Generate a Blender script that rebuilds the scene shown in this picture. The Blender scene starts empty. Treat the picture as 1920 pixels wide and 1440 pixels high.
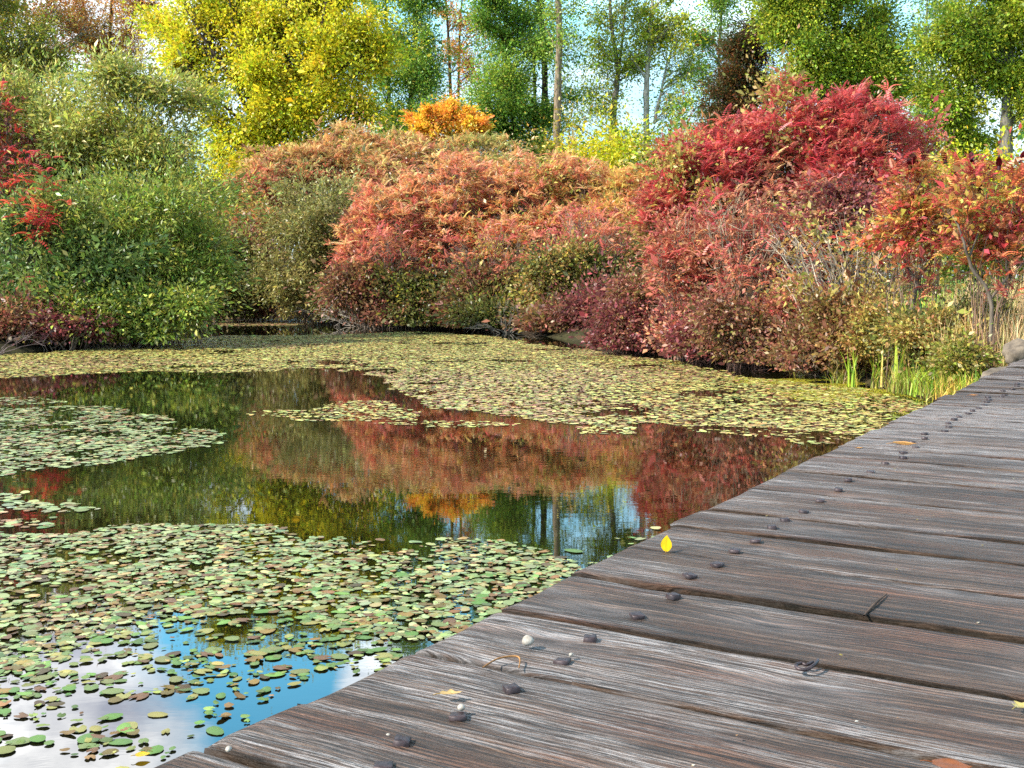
import bpy, math, random
import numpy as np

rng = np.random.default_rng(11)
random.seed(11)
S = bpy.context.scene
COL = S.collection

# ------------------------------------------------------------------ camera geometry
FPX, CXP, CYP, HOR = 2145.0, 960.0, 720.0, 520.0
CAMZ, DECKZ = 1.2, 0.55
PIT = math.atan((CYP - HOR) / FPX)
cp, sp = math.cos(PIT), math.sin(PIT)


def ray(px, py):
    x = (px - CXP) / FPX
    v = (CYP - py) / FPX
    return np.array([x, cp + v * sp, -sp + v * cp])


def W(px, py, Y):
    d = ray(px, py)
    return np.array([0, 0, CAMZ]) + d * (Y / d[1])


def G(px, py, z=0.0):
    d = ray(px, py)
    return np.array([0, 0, CAMZ]) + d * ((z - CAMZ) / d[2])


def project(P):
    P = np.asarray(P, float) - np.array([0, 0, CAMZ])
    f = P[..., 1] * cp - P[..., 2] * sp
    u = P[..., 1] * sp + P[..., 2] * cp
    return np.stack([CXP + FPX * P[..., 0] / f, CYP - FPX * u / f], -1)


# ------------------------------------------------------------------ colour helpers
def lin(c, gain=1.0):
    c = np.asarray(c, float) / 255.0
    return np.where(c <= 0.04045, c / 12.92, ((c + 0.055) / 1.055) ** 2.4) * gain


class Pal:
    """leaf colours (real pigment differences from leaf to leaf)"""
    def __init__(self, items, gain=0.62, jit=0.2, floor=0.025):
        self.c = np.array([lin(i[:3], gain * 1.3) for i in items])
        self.c = self.c * 0.93 + self.c.max(1, keepdims=True) * floor
        w = np.array([i[3] if len(i) > 3 else 1.0 for i in items], float)
        self.w = w / w.sum()
        self.jit = jit

    def pick(self, n):
        k = rng.choice(len(self.c), n, p=self.w)
        return self.c[k]

    def vary(self, c):
        n = len(c)
        b = np.exp(rng.normal(0, self.jit, (n, 1)))
        h = np.exp(rng.normal(0, self.jit * 0.45, (n, 3)))
        return np.clip(c * b * h, 0.004, 0.85)


# ------------------------------------------------------------------ mesh builder
class MB:
    def __init__(self):
        self.V, self.C, self.F, self.n = [], [], [], 0

    def add(self, V, F, C=None):
        V = np.asarray(V, float).reshape(-1, 3)
        F = np.asarray(F, int)
        if len(V) == 0 or len(F) == 0:
            return
        if C is None:
            C = np.ones((len(V), 3)) * 0.3
        C = np.asarray(C, float)
        if C.ndim == 1:
            C = np.tile(C, (len(V), 1))
        self.V.append(V)
        self.C.append(C)
        self.F.append(F + self.n)
        self.n += len(V)

    def mesh(self, name, mat=None, smooth=False, origin=(0, 0, 0)):
        V = np.concatenate(self.V) - np.asarray(origin, float)
        C = np.concatenate(self.C)
        loops = np.concatenate([f.ravel() for f in self.F]).astype(np.int32)
        tot = np.concatenate([np.full(len(f), f.shape[1], np.int32) for f in self.F])
        start = np.concatenate([[0], np.cumsum(tot)[:-1]]).astype(np.int32)
        me = bpy.data.meshes.new(name)
        me.vertices.add(len(V))
        me.vertices.foreach_set('co', V.astype(np.float32).ravel())
        me.loops.add(len(loops))
        me.loops.foreach_set('vertex_index', loops)
        me.polygons.add(len(tot))
        me.polygons.foreach_set('loop_start', start)
        me.polygons.foreach_set('loop_total', tot)
        if smooth:
            me.polygons.foreach_set('use_smooth', np.ones(len(tot), bool))
        a = me.color_attributes.new('Col', 'FLOAT_COLOR', 'POINT')
        a.data.foreach_set('color', np.concatenate([C, np.ones((len(C), 1))], 1).astype(np.float32).ravel())
        me.update(calc_edges=True)
        me.validate()
        if mat:
            me.materials.append(mat)
        return me

    def build(self, name, mat=None, parent=None, smooth=False, loc=None):
        o = bpy.data.objects.new(name, self.mesh(name, mat, smooth, origin=loc if loc is not None else (0, 0, 0)))
        COL.objects.link(o)
        if parent:
            o.parent = parent
        elif loc is not None:
            o.location = loc
        return o


def tag(o, label=None, cat=None, group=None, kind=None):
    if label: o['label'] = label
    if cat: o['category'] = cat
    if group: o['group'] = group
    if kind: o['kind'] = kind
    return o


def empty(name, loc, label, cat, group=None):
    o = bpy.data.objects.new(name, None)
    o.empty_display_size = 0.2
    COL.objects.link(o)
    o.location = [float(v) for v in loc]
    return tag(o, label, cat, group)


# ------------------------------------------------------------------ materials
def newmat(name):
    m = bpy.data.materials.new(name)
    m.use_nodes = True
    m.node_tree.nodes.clear()
    return m, m.node_tree.nodes, m.node_tree.links


def leaf_material(name, trans=0.35, rough=0.55, spec=0.25):
    m, N, L = newmat(name)
    out = N.new('ShaderNodeOutputMaterial')
    at = N.new('ShaderNodeAttribute'); at.attribute_name = 'Col'
    pb = N.new('ShaderNodeBsdfPrincipled')
    pb.inputs['Roughness'].default_value = rough
    pb.inputs['Specular IOR Level'].default_value = spec
    tr = N.new('ShaderNodeBsdfTranslucent')
    mx = N.new('ShaderNodeMixShader'); mx.inputs[0].default_value = trans
    L.new(at.outputs['Color'], pb.inputs['Base Color'])
    L.new(at.outputs['Color'], tr.inputs['Color'])
    L.new(pb.outputs[0], mx.inputs[1]); L.new(tr.outputs[0], mx.inputs[2])
    L.new(mx.outputs[0], out.inputs[0])
    return m


def bark_material(name):
    m, N, L = newmat(name)
    out = N.new('ShaderNodeOutputMaterial')
    at = N.new('ShaderNodeAttribute'); at.attribute_name = 'Col'
    tc = N.new('ShaderNodeTexCoord')
    mp = N.new('ShaderNodeMapping'); mp.inputs['Scale'].default_value = (9, 9, 2.2)
    nz = N.new('ShaderNodeTexNoise'); nz.inputs['Scale'].default_value = 2.0; nz.inputs['Detail'].default_value = 6
    rp = N.new('ShaderNodeValToRGB')
    rp.color_ramp.elements[0].position = 0.32; rp.color_ramp.elements[0].color = (0.35, 0.33, 0.3, 1)
    rp.color_ramp.elements[1].position = 0.7; rp.color_ramp.elements[1].color = (1.25, 1.22, 1.18, 1)
    ml = N.new('ShaderNodeMix'); ml.data_type = 'RGBA'; ml.blend_type = 'MULTIPLY'; ml.inputs[0].default_value = 1
    pb = N.new('ShaderNodeBsdfPrincipled'); pb.inputs['Roughness'].default_value = 0.85
    pb.inputs['Specular IOR Level'].default_value = 0.15
    L.new(tc.outputs['Object'], mp.inputs[0]); L.new(mp.outputs[0], nz.inputs[0]); L.new(nz.outputs[0], rp.inputs[0])
    L.new(at.outputs['Color'], ml.inputs[6]); L.new(rp.outputs[0], ml.inputs[7])
    L.new(ml.outputs[2], pb.inputs['Base Color']); L.new(pb.outputs[0], out.inputs[0])
    return m


M_LEAF = leaf_material('leaf', 0.42, 0.42, 0.45)
M_GRASS = leaf_material('grass_blade', 0.3, 0.5, 0.3)
M_PAD = leaf_material('pad_surface', 0.04, 0.45, 0.32)
M_BARK = bark_material('bark')


def math_node(N, L, op, a, b=None, c=None, clamp=False):
    n = N.new('ShaderNodeMath'); n.operation = op; n.use_clamp = clamp
    for i, v in enumerate((a, b, c)):
        if v is None: continue
        if isinstance(v, (int, float)): n.inputs[i].default_value = v
        else: L.new(v, n.inputs[i])
    return n.outputs[0]


def mixc(N, L, fac, a, b, blend='MIX'):
    n = N.new('ShaderNodeMix'); n.data_type = 'RGBA'; n.blend_type = blend
    for i, v in ((0, fac), (6, a), (7, b)):
        if isinstance(v, (int, float)): n.inputs[i].default_value = v
        elif isinstance(v, tuple): n.inputs[i].default_value = (*v, 1)
        else: L.new(v, n.inputs[i])
    return n.outputs[2]


def ramp(N, L, fac, stops):
    n = N.new('ShaderNodeValToRGB')
    e = n.color_ramp.elements
    while len(e) < len(stops): e.new(0.5)
    for k, (p, c) in enumerate(stops):
        e[k].position = p
        e[k].color = (*c, 1) if isinstance(c, tuple) else (c, c, c, 1)
    L.new(fac, n.inputs[0])
    return n.outputs[0]


def noise(N, L, vec, scale, detail=4, rough=0.55, dist=0.0):
    n = N.new('ShaderNodeTexNoise')
    n.inputs['Scale'].default_value = scale; n.inputs['Detail'].default_value = detail
    n.inputs['Roughness'].default_value = rough; n.inputs['Distortion'].default_value = dist
    L.new(vec, n.inputs['Vector'])
    return n.outputs[0]


def xyz(N, L, x, y, z):
    n = N.new('ShaderNodeCombineXYZ')
    for i, v in enumerate((x, y, z)):
        if isinstance(v, (int, float)): n.inputs[i].default_value = v
        else: L.new(v, n.inputs[i])
    return n.outputs[0]


def wood_material():
    m, N, L = newmat('weathered_wood')
    out = N.new('ShaderNodeOutputMaterial')
    tc = N.new('ShaderNodeTexCoord')
    oi = N.new('ShaderNodeObjectInfo')
    sx = N.new('ShaderNodeSeparateXYZ'); L.new(tc.outputs['Object'], sx.inputs[0])
    X, Y, Z = sx.outputs
    r = oi.outputs['Random']
    off = math_node(N, L, 'MULTIPLY', r, 57.0)
    Xo = math_node(N, L, 'ADD', X, off)
    Yo = math_node(N, L, 'ADD', Y, math_node(N, L, 'MULTIPLY', r, 13.0))
    # slow wander of the grain
    wv = noise(N, L, xyz(N, L, math_node(N, L, 'MULTIPLY', Xo, 1.1), math_node(N, L, 'MULTIPLY', Yo, 2.5), 0.0), 1.0, 2)
    Yw = math_node(N, L, 'ADD', Yo, math_node(N, L, 'MULTIPLY', wv, 0.05))
    # knots: sparse cells that push the grain lines aside
    vo = N.new('ShaderNodeTexVoronoi'); vo.voronoi_dimensions = '2D'; vo.inputs['Scale'].default_value = 1.0
    vo.inputs['Randomness'].default_value = 0.9
    L.new(xyz(N, L, math_node(N, L, 'MULTIPLY', Xo, 1.9), math_node(N, L, 'MULTIPLY', Yo, 5.2), 0.0), vo.inputs['Vector'])
    d = vo.outputs['Distance']
    sc = N.new('ShaderNodeSeparateColor'); L.new(vo.outputs['Color'], sc.inputs[0])
    has = math_node(N, L, 'GREATER_THAN', sc.outputs[0], 0.45)
    g = math_node(N, L, 'POWER', 2.718, math_node(N, L, 'MULTIPLY', math_node(N, L, 'MULTIPLY', d, d), -22.0))
    g = math_node(N, L, 'MULTIPLY', g, has)
    core = math_node(N, L, 'POWER', 2.718, math_node(N, L, 'MULTIPLY', math_node(N, L, 'MULTIPLY', d, d), -170.0))
    core = math_node(N, L, 'MULTIPLY', core, has)
    Yk = math_node(N, L, 'ADD', Yw, math_node(N, L, 'MULTIPLY', g, 0.028))
    # growth rings running along the plank
    grain = noise(N, L, xyz(N, L, math_node(N, L, 'MULTIPLY', Xo, 1.3), math_node(N, L, 'MULTIPLY', Yk, 130.0), math_node(N, L, 'MULTIPLY', Z, 30.0)), 1.0, 5, 0.62)
    fine = noise(N, L, xyz(N, L, math_node(N, L, 'MULTIPLY', Xo, 22.0), math_node(N, L, 'MULTIPLY', Yk, 420.0), math_node(N, L, 'MULTIPLY', Z, 90.0)), 1.0, 4, 0.6)
    rings = math_node(N, L, 'SINE', math_node(N, L, 'ADD', math_node(N, L, 'MULTIPLY', Yk, 620.0), math_node(N, L, 'MULTIPLY', grain, 9.0)))
    rings = math_node(N, L, 'MULTIPLY_ADD', rings, 0.5, 0.5)
    patch = noise(N, L, xyz(N, L, math_node(N, L, 'MULTIPLY', Xo, 1.7), math_node(N, L, 'MULTIPLY', Yo, 9.0), 3.0), 1.0, 5, 0.6)
    patch2 = noise(N, L, xyz(N, L, math_node(N, L, 'MULTIPLY', Xo, 3.1), math_node(N, L, 'MULTIPLY', Yo, 26.0), 9.0), 1.0, 5, 0.65)
    mixg = math_node(N, L, 'ADD', math_node(N, L, 'MULTIPLY', grain, 0.62), math_node(N, L, 'MULTIPLY', fine, 0.38))
    endf = math_node(N, L, 'SUBTRACT', 1.0, math_node(N, L, 'DIVIDE', X, 0.9, clamp=True))       # the outer end is the most weathered
    ringamt = math_node(N, L, 'MULTIPLY_ADD', endf, 0.07, 0.03)
    mixg = math_node(N, L, 'MULTIPLY_ADD', math_node(N, L, 'SUBTRACT', mixg, 0.5), 1.9, 0.5)
    h = math_node(N, L, 'ADD', mixg, math_node(N, L, 'MULTIPLY', math_node(N, L, 'SUBTRACT', rings, 0.5), ringamt))
    h = math_node(N, L, 'ADD', h, math_node(N, L, 'MULTIPLY', math_node(N, L, 'SUBTRACT', patch, 0.5), 0.36))
    h = math_node(N, L, 'ADD', h, math_node(N, L, 'MULTIPLY', math_node(N, L, 'SUBTRACT', patch2, 0.5), 0.22))
    h = math_node(N, L, 'ADD', h, math_node(N, L, 'MULTIPLY', math_node(N, L, 'SUBTRACT', r, 0.5), 0.07))
    base = ramp(N, L, h, [(0.26, (0.005, 0.003, 0.002)), (0.42, (0.034, 0.0175, 0.0095)), (0.56, (0.094, 0.052, 0.032)),
                          (0.70, (0.165, 0.103, 0.070)), (0.86, (0.28, 0.21, 0.165))])
    warm = noise(N, L, xyz(N, L, math_node(N, L, 'MULTIPLY', Xo, 2.3), math_node(N, L, 'MULTIPLY', Yo, 12.0), 21.0), 1.0, 4, 0.6)
    wm = ramp(N, L, warm, [(0.50, 0.0), (0.70, 1.0)])
    base = mixc(N, L, wm, base, mixc(N, L, 1.0, base, (1.3, 0.95, 0.76), 'MULTIPLY'))
    # silvered streaks: bleached fibres in long ragged patches, more of them towards the outer end
    sil = noise(N, L, xyz(N, L, math_node(N, L, 'MULTIPLY', Xo, 1.25), math_node(N, L, 'MULTIPLY', Yo, 11.0), 33.0), 1.0, 6, 0.65)
    sil = math_node(N, L, 'ADD', sil, math_node(N, L, 'ADD', math_node(N, L, 'MULTIPLY', endf, 0.07), math_node(N, L, 'MULTIPLY', math_node(N, L, 'SUBTRACT', r, 0.5), 0.24)))
    sil = ramp(N, L, sil, [(0.45, 0.0), (0.62, 1.0)])
    stk = noise(N, L, xyz(N, L, math_node(N, L, 'MULTIPLY', Xo, 6.5), math_node(N, L, 'MULTIPLY', Yk, 190.0), 40.0), 1.0, 6, 0.75)
    stk = ramp(N, L, stk, [(0.47, 0.0), (0.57, 1.0)])
    base = mixc(N, L, math_node(N, L, 'MULTIPLY', math_node(N, L, 'MULTIPLY', sil, stk), 0.80), base, (0.40, 0.365, 0.35))
    halo = math_node(N, L, 'MULTIPLY', g, 0.45)
    base = mixc(N, L, halo, base, (0.22, 0.19, 0.18))
    # dark blotches
    blo = noise(N, L, xyz(N, L, math_node(N, L, 'MULTIPLY', Xo, 4.0), math_node(N, L, 'MULTIPLY', Yo, 16.0), 50.0), 1.0, 5, 0.6)
    base = mixc(N, L, math_node(N, L, 'MULTIPLY', ramp(N, L, blo, [(0.56, 0.0), (0.72, 1.0)]), 0.8), base, (0.016, 0.011, 0.009))
    # worn warm arris along one edge
    at = N.new('ShaderNodeAttribute'); at.attribute_name = 'Col'
    sc2 = N.new('ShaderNodeSeparateColor'); L.new(at.outputs['Color'], sc2.inputs[0])
    edge = math_node(N, L, 'MULTIPLY', math_node(N, L, 'MULTIPLY', sc2.outputs[0], math_node(N, L, 'MULTIPLY_ADD', X, .6, .1, clamp=True)), ramp(N, L, patch, [(0.46, 0.0), (0.62, 1.0)]))
    base = mixc(N, L, math_node(N, L, 'MULTIPLY', edge, 0.7), base, (0.36, 0.225, 0.13))
    base = mixc(N, L, sc2.outputs[1], base, (0.010, 0.008, 0.005))  # plank sides coloured dark: shade of the gaps, with dirt, put into the colour
    base = mixc(N, L, math_node(N, L, 'MULTIPLY', core, 0.85), base, (0.03, 0.02, 0.016))
    # hairline splits
    cr = noise(N, L, xyz(N, L, math_node(N, L, 'MULTIPLY', Xo, 0.8), math_node(N, L, 'MULTIPLY', Yk, 34.0), 5.0), 1.0, 3, 0.5)
    crk = math_node(N, L, 'SUBTRACT', 1.0, math_node(N, L, 'DIVIDE', math_node(N, L, 'ABSOLUTE', math_node(N, L, 'SUBTRACT', cr, 0.5)), 0.018, clamp=True))
    crk = math_node(N, L, 'MULTIPLY', crk, ramp(N, L, patch2, [(0.40, 0.0), (0.52, 1.0)]))
    base = mixc(N, L, math_node(N, L, 'MULTIPLY', crk, 0.8), base, (0.02, 0.015, 0.012))
    pb = N.new('ShaderNodeBsdfPrincipled')
    L.new(base, pb.inputs['Base Color'])
    pb.inputs['Roughness'].default_value = 0.58
    L.new(math_node(N, L, 'MULTIPLY_ADD', sc2.outputs[1], -0.3, 0.3, clamp=True), pb.inputs['Specular IOR Level'])
    bh = math_node(N, L, 'ADD', h, math_node(N, L, 'MULTIPLY', rings, 0.12))
    bh = math_node(N, L, 'SUBTRACT', bh, math_node(N, L, 'MULTIPLY', crk, 0.3))
    bh = math_node(N, L, 'SUBTRACT', bh, math_node(N, L, 'MULTIPLY', core, 0.25))
    bp = N.new('ShaderNodeBump'); bp.inputs['Strength'].default_value = 1.0; bp.inputs['Distance'].default_value = 0.012
    L.new(bh, bp.inputs['Height']); L.new(bp.outputs[0], pb.inputs['Normal'])
    L.new(pb.outputs[0], out.inputs[0])
    return m


def simple_material(name, c1, c2, scale=20, rough=0.7, bump=0.002, metal=0.0):
    m, N, L = newmat(name)
    out = N.new('ShaderNodeOutputMaterial')
    tc = N.new('ShaderNodeTexCoord')
    nz = noise(N, L, tc.outputs['Object'], scale, 6, 0.6)
    pb = N.new('ShaderNodeBsdfPrincipled')
    L.new(ramp(N, L, nz, [(0.35, c1), (0.65, c2)]), pb.inputs['Base Color'])
    pb.inputs['Roughness'].default_value = rough
    pb.inputs['Metallic'].default_value = metal
    bp = N.new('ShaderNodeBump'); bp.inputs['Distance'].default_value = bump; bp.inputs['Strength'].default_value = 0.8
    L.new(nz, bp.inputs['Height']); L.new(bp.outputs[0], pb.inputs['Normal'])
    L.new(pb.outputs[0], out.inputs[0])
    return m


M_WOOD = wood_material()
M_IRON = simple_material('rusty_iron', (0.016, 0.010, 0.011), (0.060, 0.036, 0.036), 60, 0.5, 0.001, 0.3)
M_PEBBLE = simple_material('pebble_stone', (0.20, 0.17, 0.135), (0.36, 0.32, 0.27), 90, 0.6, 0.0005)
M_ROCK = simple_material('boulder_stone', (0.06, 0.044, 0.03), (0.19, 0.145, 0.10), 7, 0.85, 0.02)


def ground_material():
    m, N, L = newmat('bank_soil_and_grass')
    out = N.new('ShaderNodeOutputMaterial')
    tc = N.new('ShaderNodeTexCoord')
    n1 = noise(N, L, tc.outputs['Object'], 0.35, 6, 0.6)
    n2 = noise(N, L, tc.outputs['Object'], 9.0, 5, 0.7)
    grass = ramp(N, L, n2, [(0.3, (0.05, 0.10, 0.012)), (0.55, (0.12, 0.21, 0.03)), (0.75, (0.22, 0.26, 0.06))])
    soil = ramp(N, L, n2, [(0.3, (0.012, 0.009, 0.006)), (0.7, (0.05, 0.034, 0.02))])
    at = N.new('ShaderNodeAttribute'); at.attribute_name = 'Col'
    sc = N.new('ShaderNodeSeparateColor'); L.new(at.outputs['Color'], sc.inputs[0])
    f = math_node(N, L, 'ADD', sc.outputs[0], math_node(N, L, 'MULTIPLY', math_node(N, L, 'SUBTRACT', n1, 0.5), 0.6), clamp=True)
    pb = N.new('ShaderNodeBsdfPrincipled'); pb.inputs['Roughness'].default_value = 0.95
    pb.inputs['Specular IOR Level'].default_value = 0.1
    L.new(mixc(N, L, f, soil, grass), pb.inputs['Base Color'])
    bp = N.new('ShaderNodeBump'); bp.inputs['Distance'].default_value = 0.05
    L.new(n2, bp.inputs['Height']); L.new(bp.outputs[0], pb.inputs['Normal'])
    L.new(pb.outputs[0], out.inputs[0])
    return m


def water_material():
    m, N, L = newmat('pond_water')
    out = N.new('ShaderNodeOutputMaterial')
    tc = N.new('ShaderNodeTexCoord')
    mp = N.new('ShaderNodeMapping'); mp.inputs['Scale'].default_value = (3.0, 7.5, 1)
    L.new(tc.outputs['Object'], mp.inputs[0])
    n1 = noise(N, L, mp.outputs[0], 1.6, 3, 0.55, 0.4)
    mp2 = N.new('ShaderNodeMapping'); mp2.inputs['Scale'].default_value = (0.35, 0.5, 1)
    L.new(tc.outputs['Object'], mp2.inputs[0])
    calm = ramp(N, L, noise(N, L, mp2.outputs[0], 1.0, 2), [(0.4, 0.25), (0.62, 1.0)])
    hgt = math_node(N, L, 'MULTIPLY', n1, calm)
    n2 = noise(N, L, tc.outputs['Object'], 0.9, 4)
    pb = N.new('ShaderNodeBsdfPrincipled')
    L.new(ramp(N, L, n2, [(0.35, (0.003, 0.003, 0.0012)), (0.7, (0.008, 0.0075, 0.0025))]), pb.inputs['Base Color'])
    pb.inputs['Roughness'].default_value = 0.015
    pb.inputs['IOR'].default_value = 1.72
    bp = N.new('ShaderNodeBump'); bp.inputs['Strength'].default_value = 0.22; bp.inputs['Distance'].default_value = 0.0015
    L.new(hgt, bp.inputs['Height']); L.new(bp.outputs[0], pb.inputs['Normal'])
    L.new(pb.outputs[0], out.inputs[0])
    return m


# ------------------------------------------------------------------ vector generators
def unit(v):
    return v / np.maximum(np.linalg.norm(v, axis=-1, keepdims=True), 1e-9)


def leaf_quads(mb, P, D, Nn, Ln, Wd, C):
    """n diamond leaves, slightly folded along the midrib"""
    n = len(P)
    D = unit(D)
    Sd = unit(np.cross(D, Nn))
    Nn = np.cross(Sd, D)
    Ln = np.broadcast_to(np.asarray(Ln, float).reshape(-1, 1), (n, 1)); Wd = np.broadcast_to(np.asarray(Wd, float).reshape(-1, 1), (n, 1))
    a = P - D * Ln * 0.5
    b = P + Sd * Wd * 0.5 + Nn * Wd * 0.14 - D * Ln * 0.05
    c = P + D * Ln * 0.5 - Nn * Ln * 0.08
    d = P - Sd * Wd * 0.5 + Nn * Wd * 0.14 - D * Ln * 0.05
    V = np.stack([a, b, c, d], 1).reshape(-1, 3)
    mb.add(V, np.arange(n * 4).reshape(n, 4), np.repeat(C, 4, 0))


def tubes(mb, P0, P1, P2, r0, r1, C, segs=5, sides=4, wob=0.0):
    """n tapered quadratic-bezier tubes at once"""
    P0, P1, P2 = (np.asarray(p, float).reshape(-1, 3) for p in (P0, P1, P2))
    n = len(P0)
    if n == 0: return
    t = np.linspace(0, 1, segs + 1)[None, :, None]
    P = (1 - t) ** 2 * P0[:, None] + 2 * t * (1 - t) * P1[:, None] + t ** 2 * P2[:, None]
    if wob:
        ln = np.linalg.norm(P2 - P0, axis=1)[:, None, None]
        w = rng.normal(0, 1, P.shape) * wob * ln
        w[:, 0] = 0
        P = P + w
    T = unit(np.gradient(P, axis=1))
    ref = np.where(np.abs(T[..., 2:3]) > 0.9, np.array([1.0, 0, 0]), np.array([0, 0, 1.0]))
    A = unit(np.cross(T, ref)); B = np.cross(T, A)
    r0 = np.broadcast_to(np.asarray(r0, float).reshape(-1, 1), (n, 1)); r1 = np.broadcast_to(np.asarray(r1, float).reshape(-1, 1), (n, 1))
    R = r0 + (r1 - r0) * np.linspace(0, 1, segs + 1)[None, :]
    an = np.arange(sides) / sides * 2 * math.pi
    V = P[:, :, None] + R[:, :, None, None] * (np.cos(an)[None, None, :, None] * A[:, :, None] + np.sin(an)[None, None, :, None] * B[:, :, None])
    idx = np.arange(n * (segs + 1) * sides).reshape(n, segs + 1, sides)
    F = np.stack([idx[:, :-1], np.roll(idx[:, :-1], -1, 2), np.roll(idx[:, 1:], -1, 2), idx[:, 1:]], -1).reshape(-1, 4)
    C = np.asarray(C, float)
    if C.ndim == 1: C = np.tile(C, (n, 1))
    mb.add(V.reshape(-1, 3), F, np.repeat(C, (segs + 1) * sides, 0))


def polytube(mb, pts, rad, C, sides=7, wob=0.0):
    pts = np.asarray(pts, float)
    # densify with Catmull-Rom
    out, rr = [], []
    n = len(pts)
    for i in range(n - 1):
        p0, p1, p2, p3 = pts[max(i - 1, 0)], pts[i], pts[i + 1], pts[min(i + 2, n - 1)]
        for t in np.linspace(0, 1, 6)[:-1]:
            out.append(0.5 * (2 * p1 + (p2 - p0) * t + (2 * p0 - 5 * p1 + 4 * p2 - p3) * t * t + (3 * p1 - 3 * p2 + p3 - p0) * t ** 3))
            rr.append(rad[i] + (rad[i + 1] - rad[i]) * t)
    out.append(pts[-1]); rr.append(rad[-1])
    P = np.array(out); R = np.array(rr)
    R = R * np.exp(rng.normal(0, 0.05, len(R)))
    if wob: P[1:] += rng.normal(0, wob, (len(P) - 1, 3))
    T = unit(np.gradient(P, axis=0))
    A = unit(np.cross(T, np.array([0.3, 1.0, 0.1]))); B = np.cross(T, A)
    an = np.arange(sides) / sides * 2 * math.pi
    V = P[:, None] + R[:, None, None] * (np.cos(an)[None, :, None] * A[:, None] + np.sin(an)[None, :, None] * B[:, None])
    m = len(P)
    idx = np.arange(m * sides).reshape(m, sides)
    F = np.stack([idx[:-1], np.roll(idx[:-1], -1, 1), np.roll(idx[1:], -1, 1), idx[1:]], -1).reshape(-1, 4)
    mb.add(V.reshape(-1, 3), F, C)
    return P, R


def frond_template(pairs, droop, spread=1.0, curl=0.55):
    """a pinnate leaf along +X (unit length): paired narrow leaflets"""
    V = []
    for k in range(pairs):
        t = 0.16 + 0.80 * k / (pairs - 1)
        z = 0.22 * math.sin(t * 1.6) - droop * t * t
        c = np.array([t * (1 - 0.25 * droop * t), 0, z])
        ln = (0.30 - 0.16 * abs(t - 0.42) - 0.10 * t) * spread
        for s in (-1, 1):
            d = unit(np.array([0.42 + 0.3 * t, s * 1.0, -curl - 0.5 * droop * t]))
            sd = unit(np.cross(d, np.array([0, 0, 1.0])))
            w = 0.040
            V += [c, c + d * ln * 0.45 + sd * w, c + d * ln, c + d * ln * 0.45 - sd * w]
    t = 1.0
    c = np.array([1 - 0.25 * droop - 0.02, 0, 0.22 - droop])
    V += [c, c + [0.06, 0.035, -0.02 * droop], c + [0.15, 0, -0.15 * droop], c + [0.06, -0.035, -0.02]]
    # rachis as a slim blade
    return np.array(V)


FRONDS = [frond_template(9, 0.25), frond_template(8, 0.55), frond_template(9, 0.85, 0.9, 0.5), frond_template(7, 0.4, 0.85)]


def frond_set(mb, P, D, U, size, C, jit):
    """pinnate leaves at P pointing along D with up U"""
    n = len(P)
    kind = rng.integers(0, len(FRONDS), n)
    D = unit(D); Sd = unit(np.cross(U, D)); U = np.cross(D, Sd)
    for k, T in enumerate(FRONDS):
        s = np.where(kind == k)[0]
        if len(s) == 0: continue
        sc = np.asarray(size)[s][:, None, None]
        V = P[s][:, None] + sc * (T[None, :, 0:1] * D[s][:, None] + T[None, :, 1:2] * Sd[s][:, None] + T[None, :, 2:3] * U[s][:, None])
        m = len(T) // 4
        cc = C[s][:, None, :] * np.exp(rng.normal(0, jit, (len(s), m, 1))) * np.exp(rng.normal(0, jit * 0.5, (len(s), m, 3)))
        cc = np.repeat(np.clip(cc, 0.004, 0.85), 4, 1)
        mb.add(V.reshape(-1, 3), np.arange(len(s) * m * 4).reshape(-1, 4), cc.reshape(-1, 3))


class Blob:
    """an ellipsoid of foliage, given where it stands (pixel ray + distance) and turned into metres"""
    def __init__(self, px, py, Y, rx, ry, rd=None, w=1.0, pal=None):
        self.c = W(px, py, Y)
        s = Y / FPX
        self.r = np.array([rx * s, (rd if rd is not None else min(rx, ry) * s * 0.9), ry * s])
        self.w = w * (self.r[0] * self.r[1] * self.r[2]) ** (2 / 3)
        self.pal = pal
        self.ph = rng.uniform(0, 6.28, 6)

    def surf(self, d, rad):
        lump = 1 + 0.16 * np.sin(6.2 * d[:, 0] + self.ph[0]) * np.sin(5.4 * d[:, 1] + self.ph[1]) \
                 + 0.12 * np.sin(5 * d[:, 2] + self.ph[2] + 4 * d[:, 0]) + 0.09 * np.sin(9 * d[:, 0] + self.ph[3]) * np.sin(8 * d[:, 2] + self.ph[4])
        return self.c + d * self.r * (lump * rad)[:, None]

    def sample(self, n, inner=0.45, zmin=-1.0, billow=0.62, shoots=0.05):
        """points through the outer part of the ellipsoid, most of them gathered in billows with hollows between"""
        out = []
        while sum(len(o) for o in out) < n:
            d = unit(rng.normal(0, 1, (n * 2 + 8, 3)))
            d = d[d[:, 2] > zmin]
            rad = np.clip(1 - (1 - inner) * np.abs(rng.normal(0, 0.5, len(d))), 0.05, 1.1)
            shoot = rng.random(len(d)) < shoots
            rad = np.where(shoot, rad * rng.uniform(1.08, 1.3, len(d)), rad)
            out.append(self.surf(d, rad))
        P = np.concatenate(out)[:n]
        k = max(5, int(n / 13))
        d = unit(rng.normal(0, 1, (k * 6, 3)))
        d = d[d[:, 2] > zmin][:k]
        if len(d) < 3: return P
        S_ = self.surf(d, rng.uniform(0.72, 1.02, len(d)))
        m = rng.random(n) < billow
        j = rng.integers(0, len(S_), n)
        Q = S_[j] + rng.normal(0, 1, (n, 3)) * self.r * np.array([0.13, 0.13, 0.10]) * rng.uniform(.6, 1.4, len(S_))[j][:, None]
        return np.where(m[:, None], Q, P)


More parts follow.
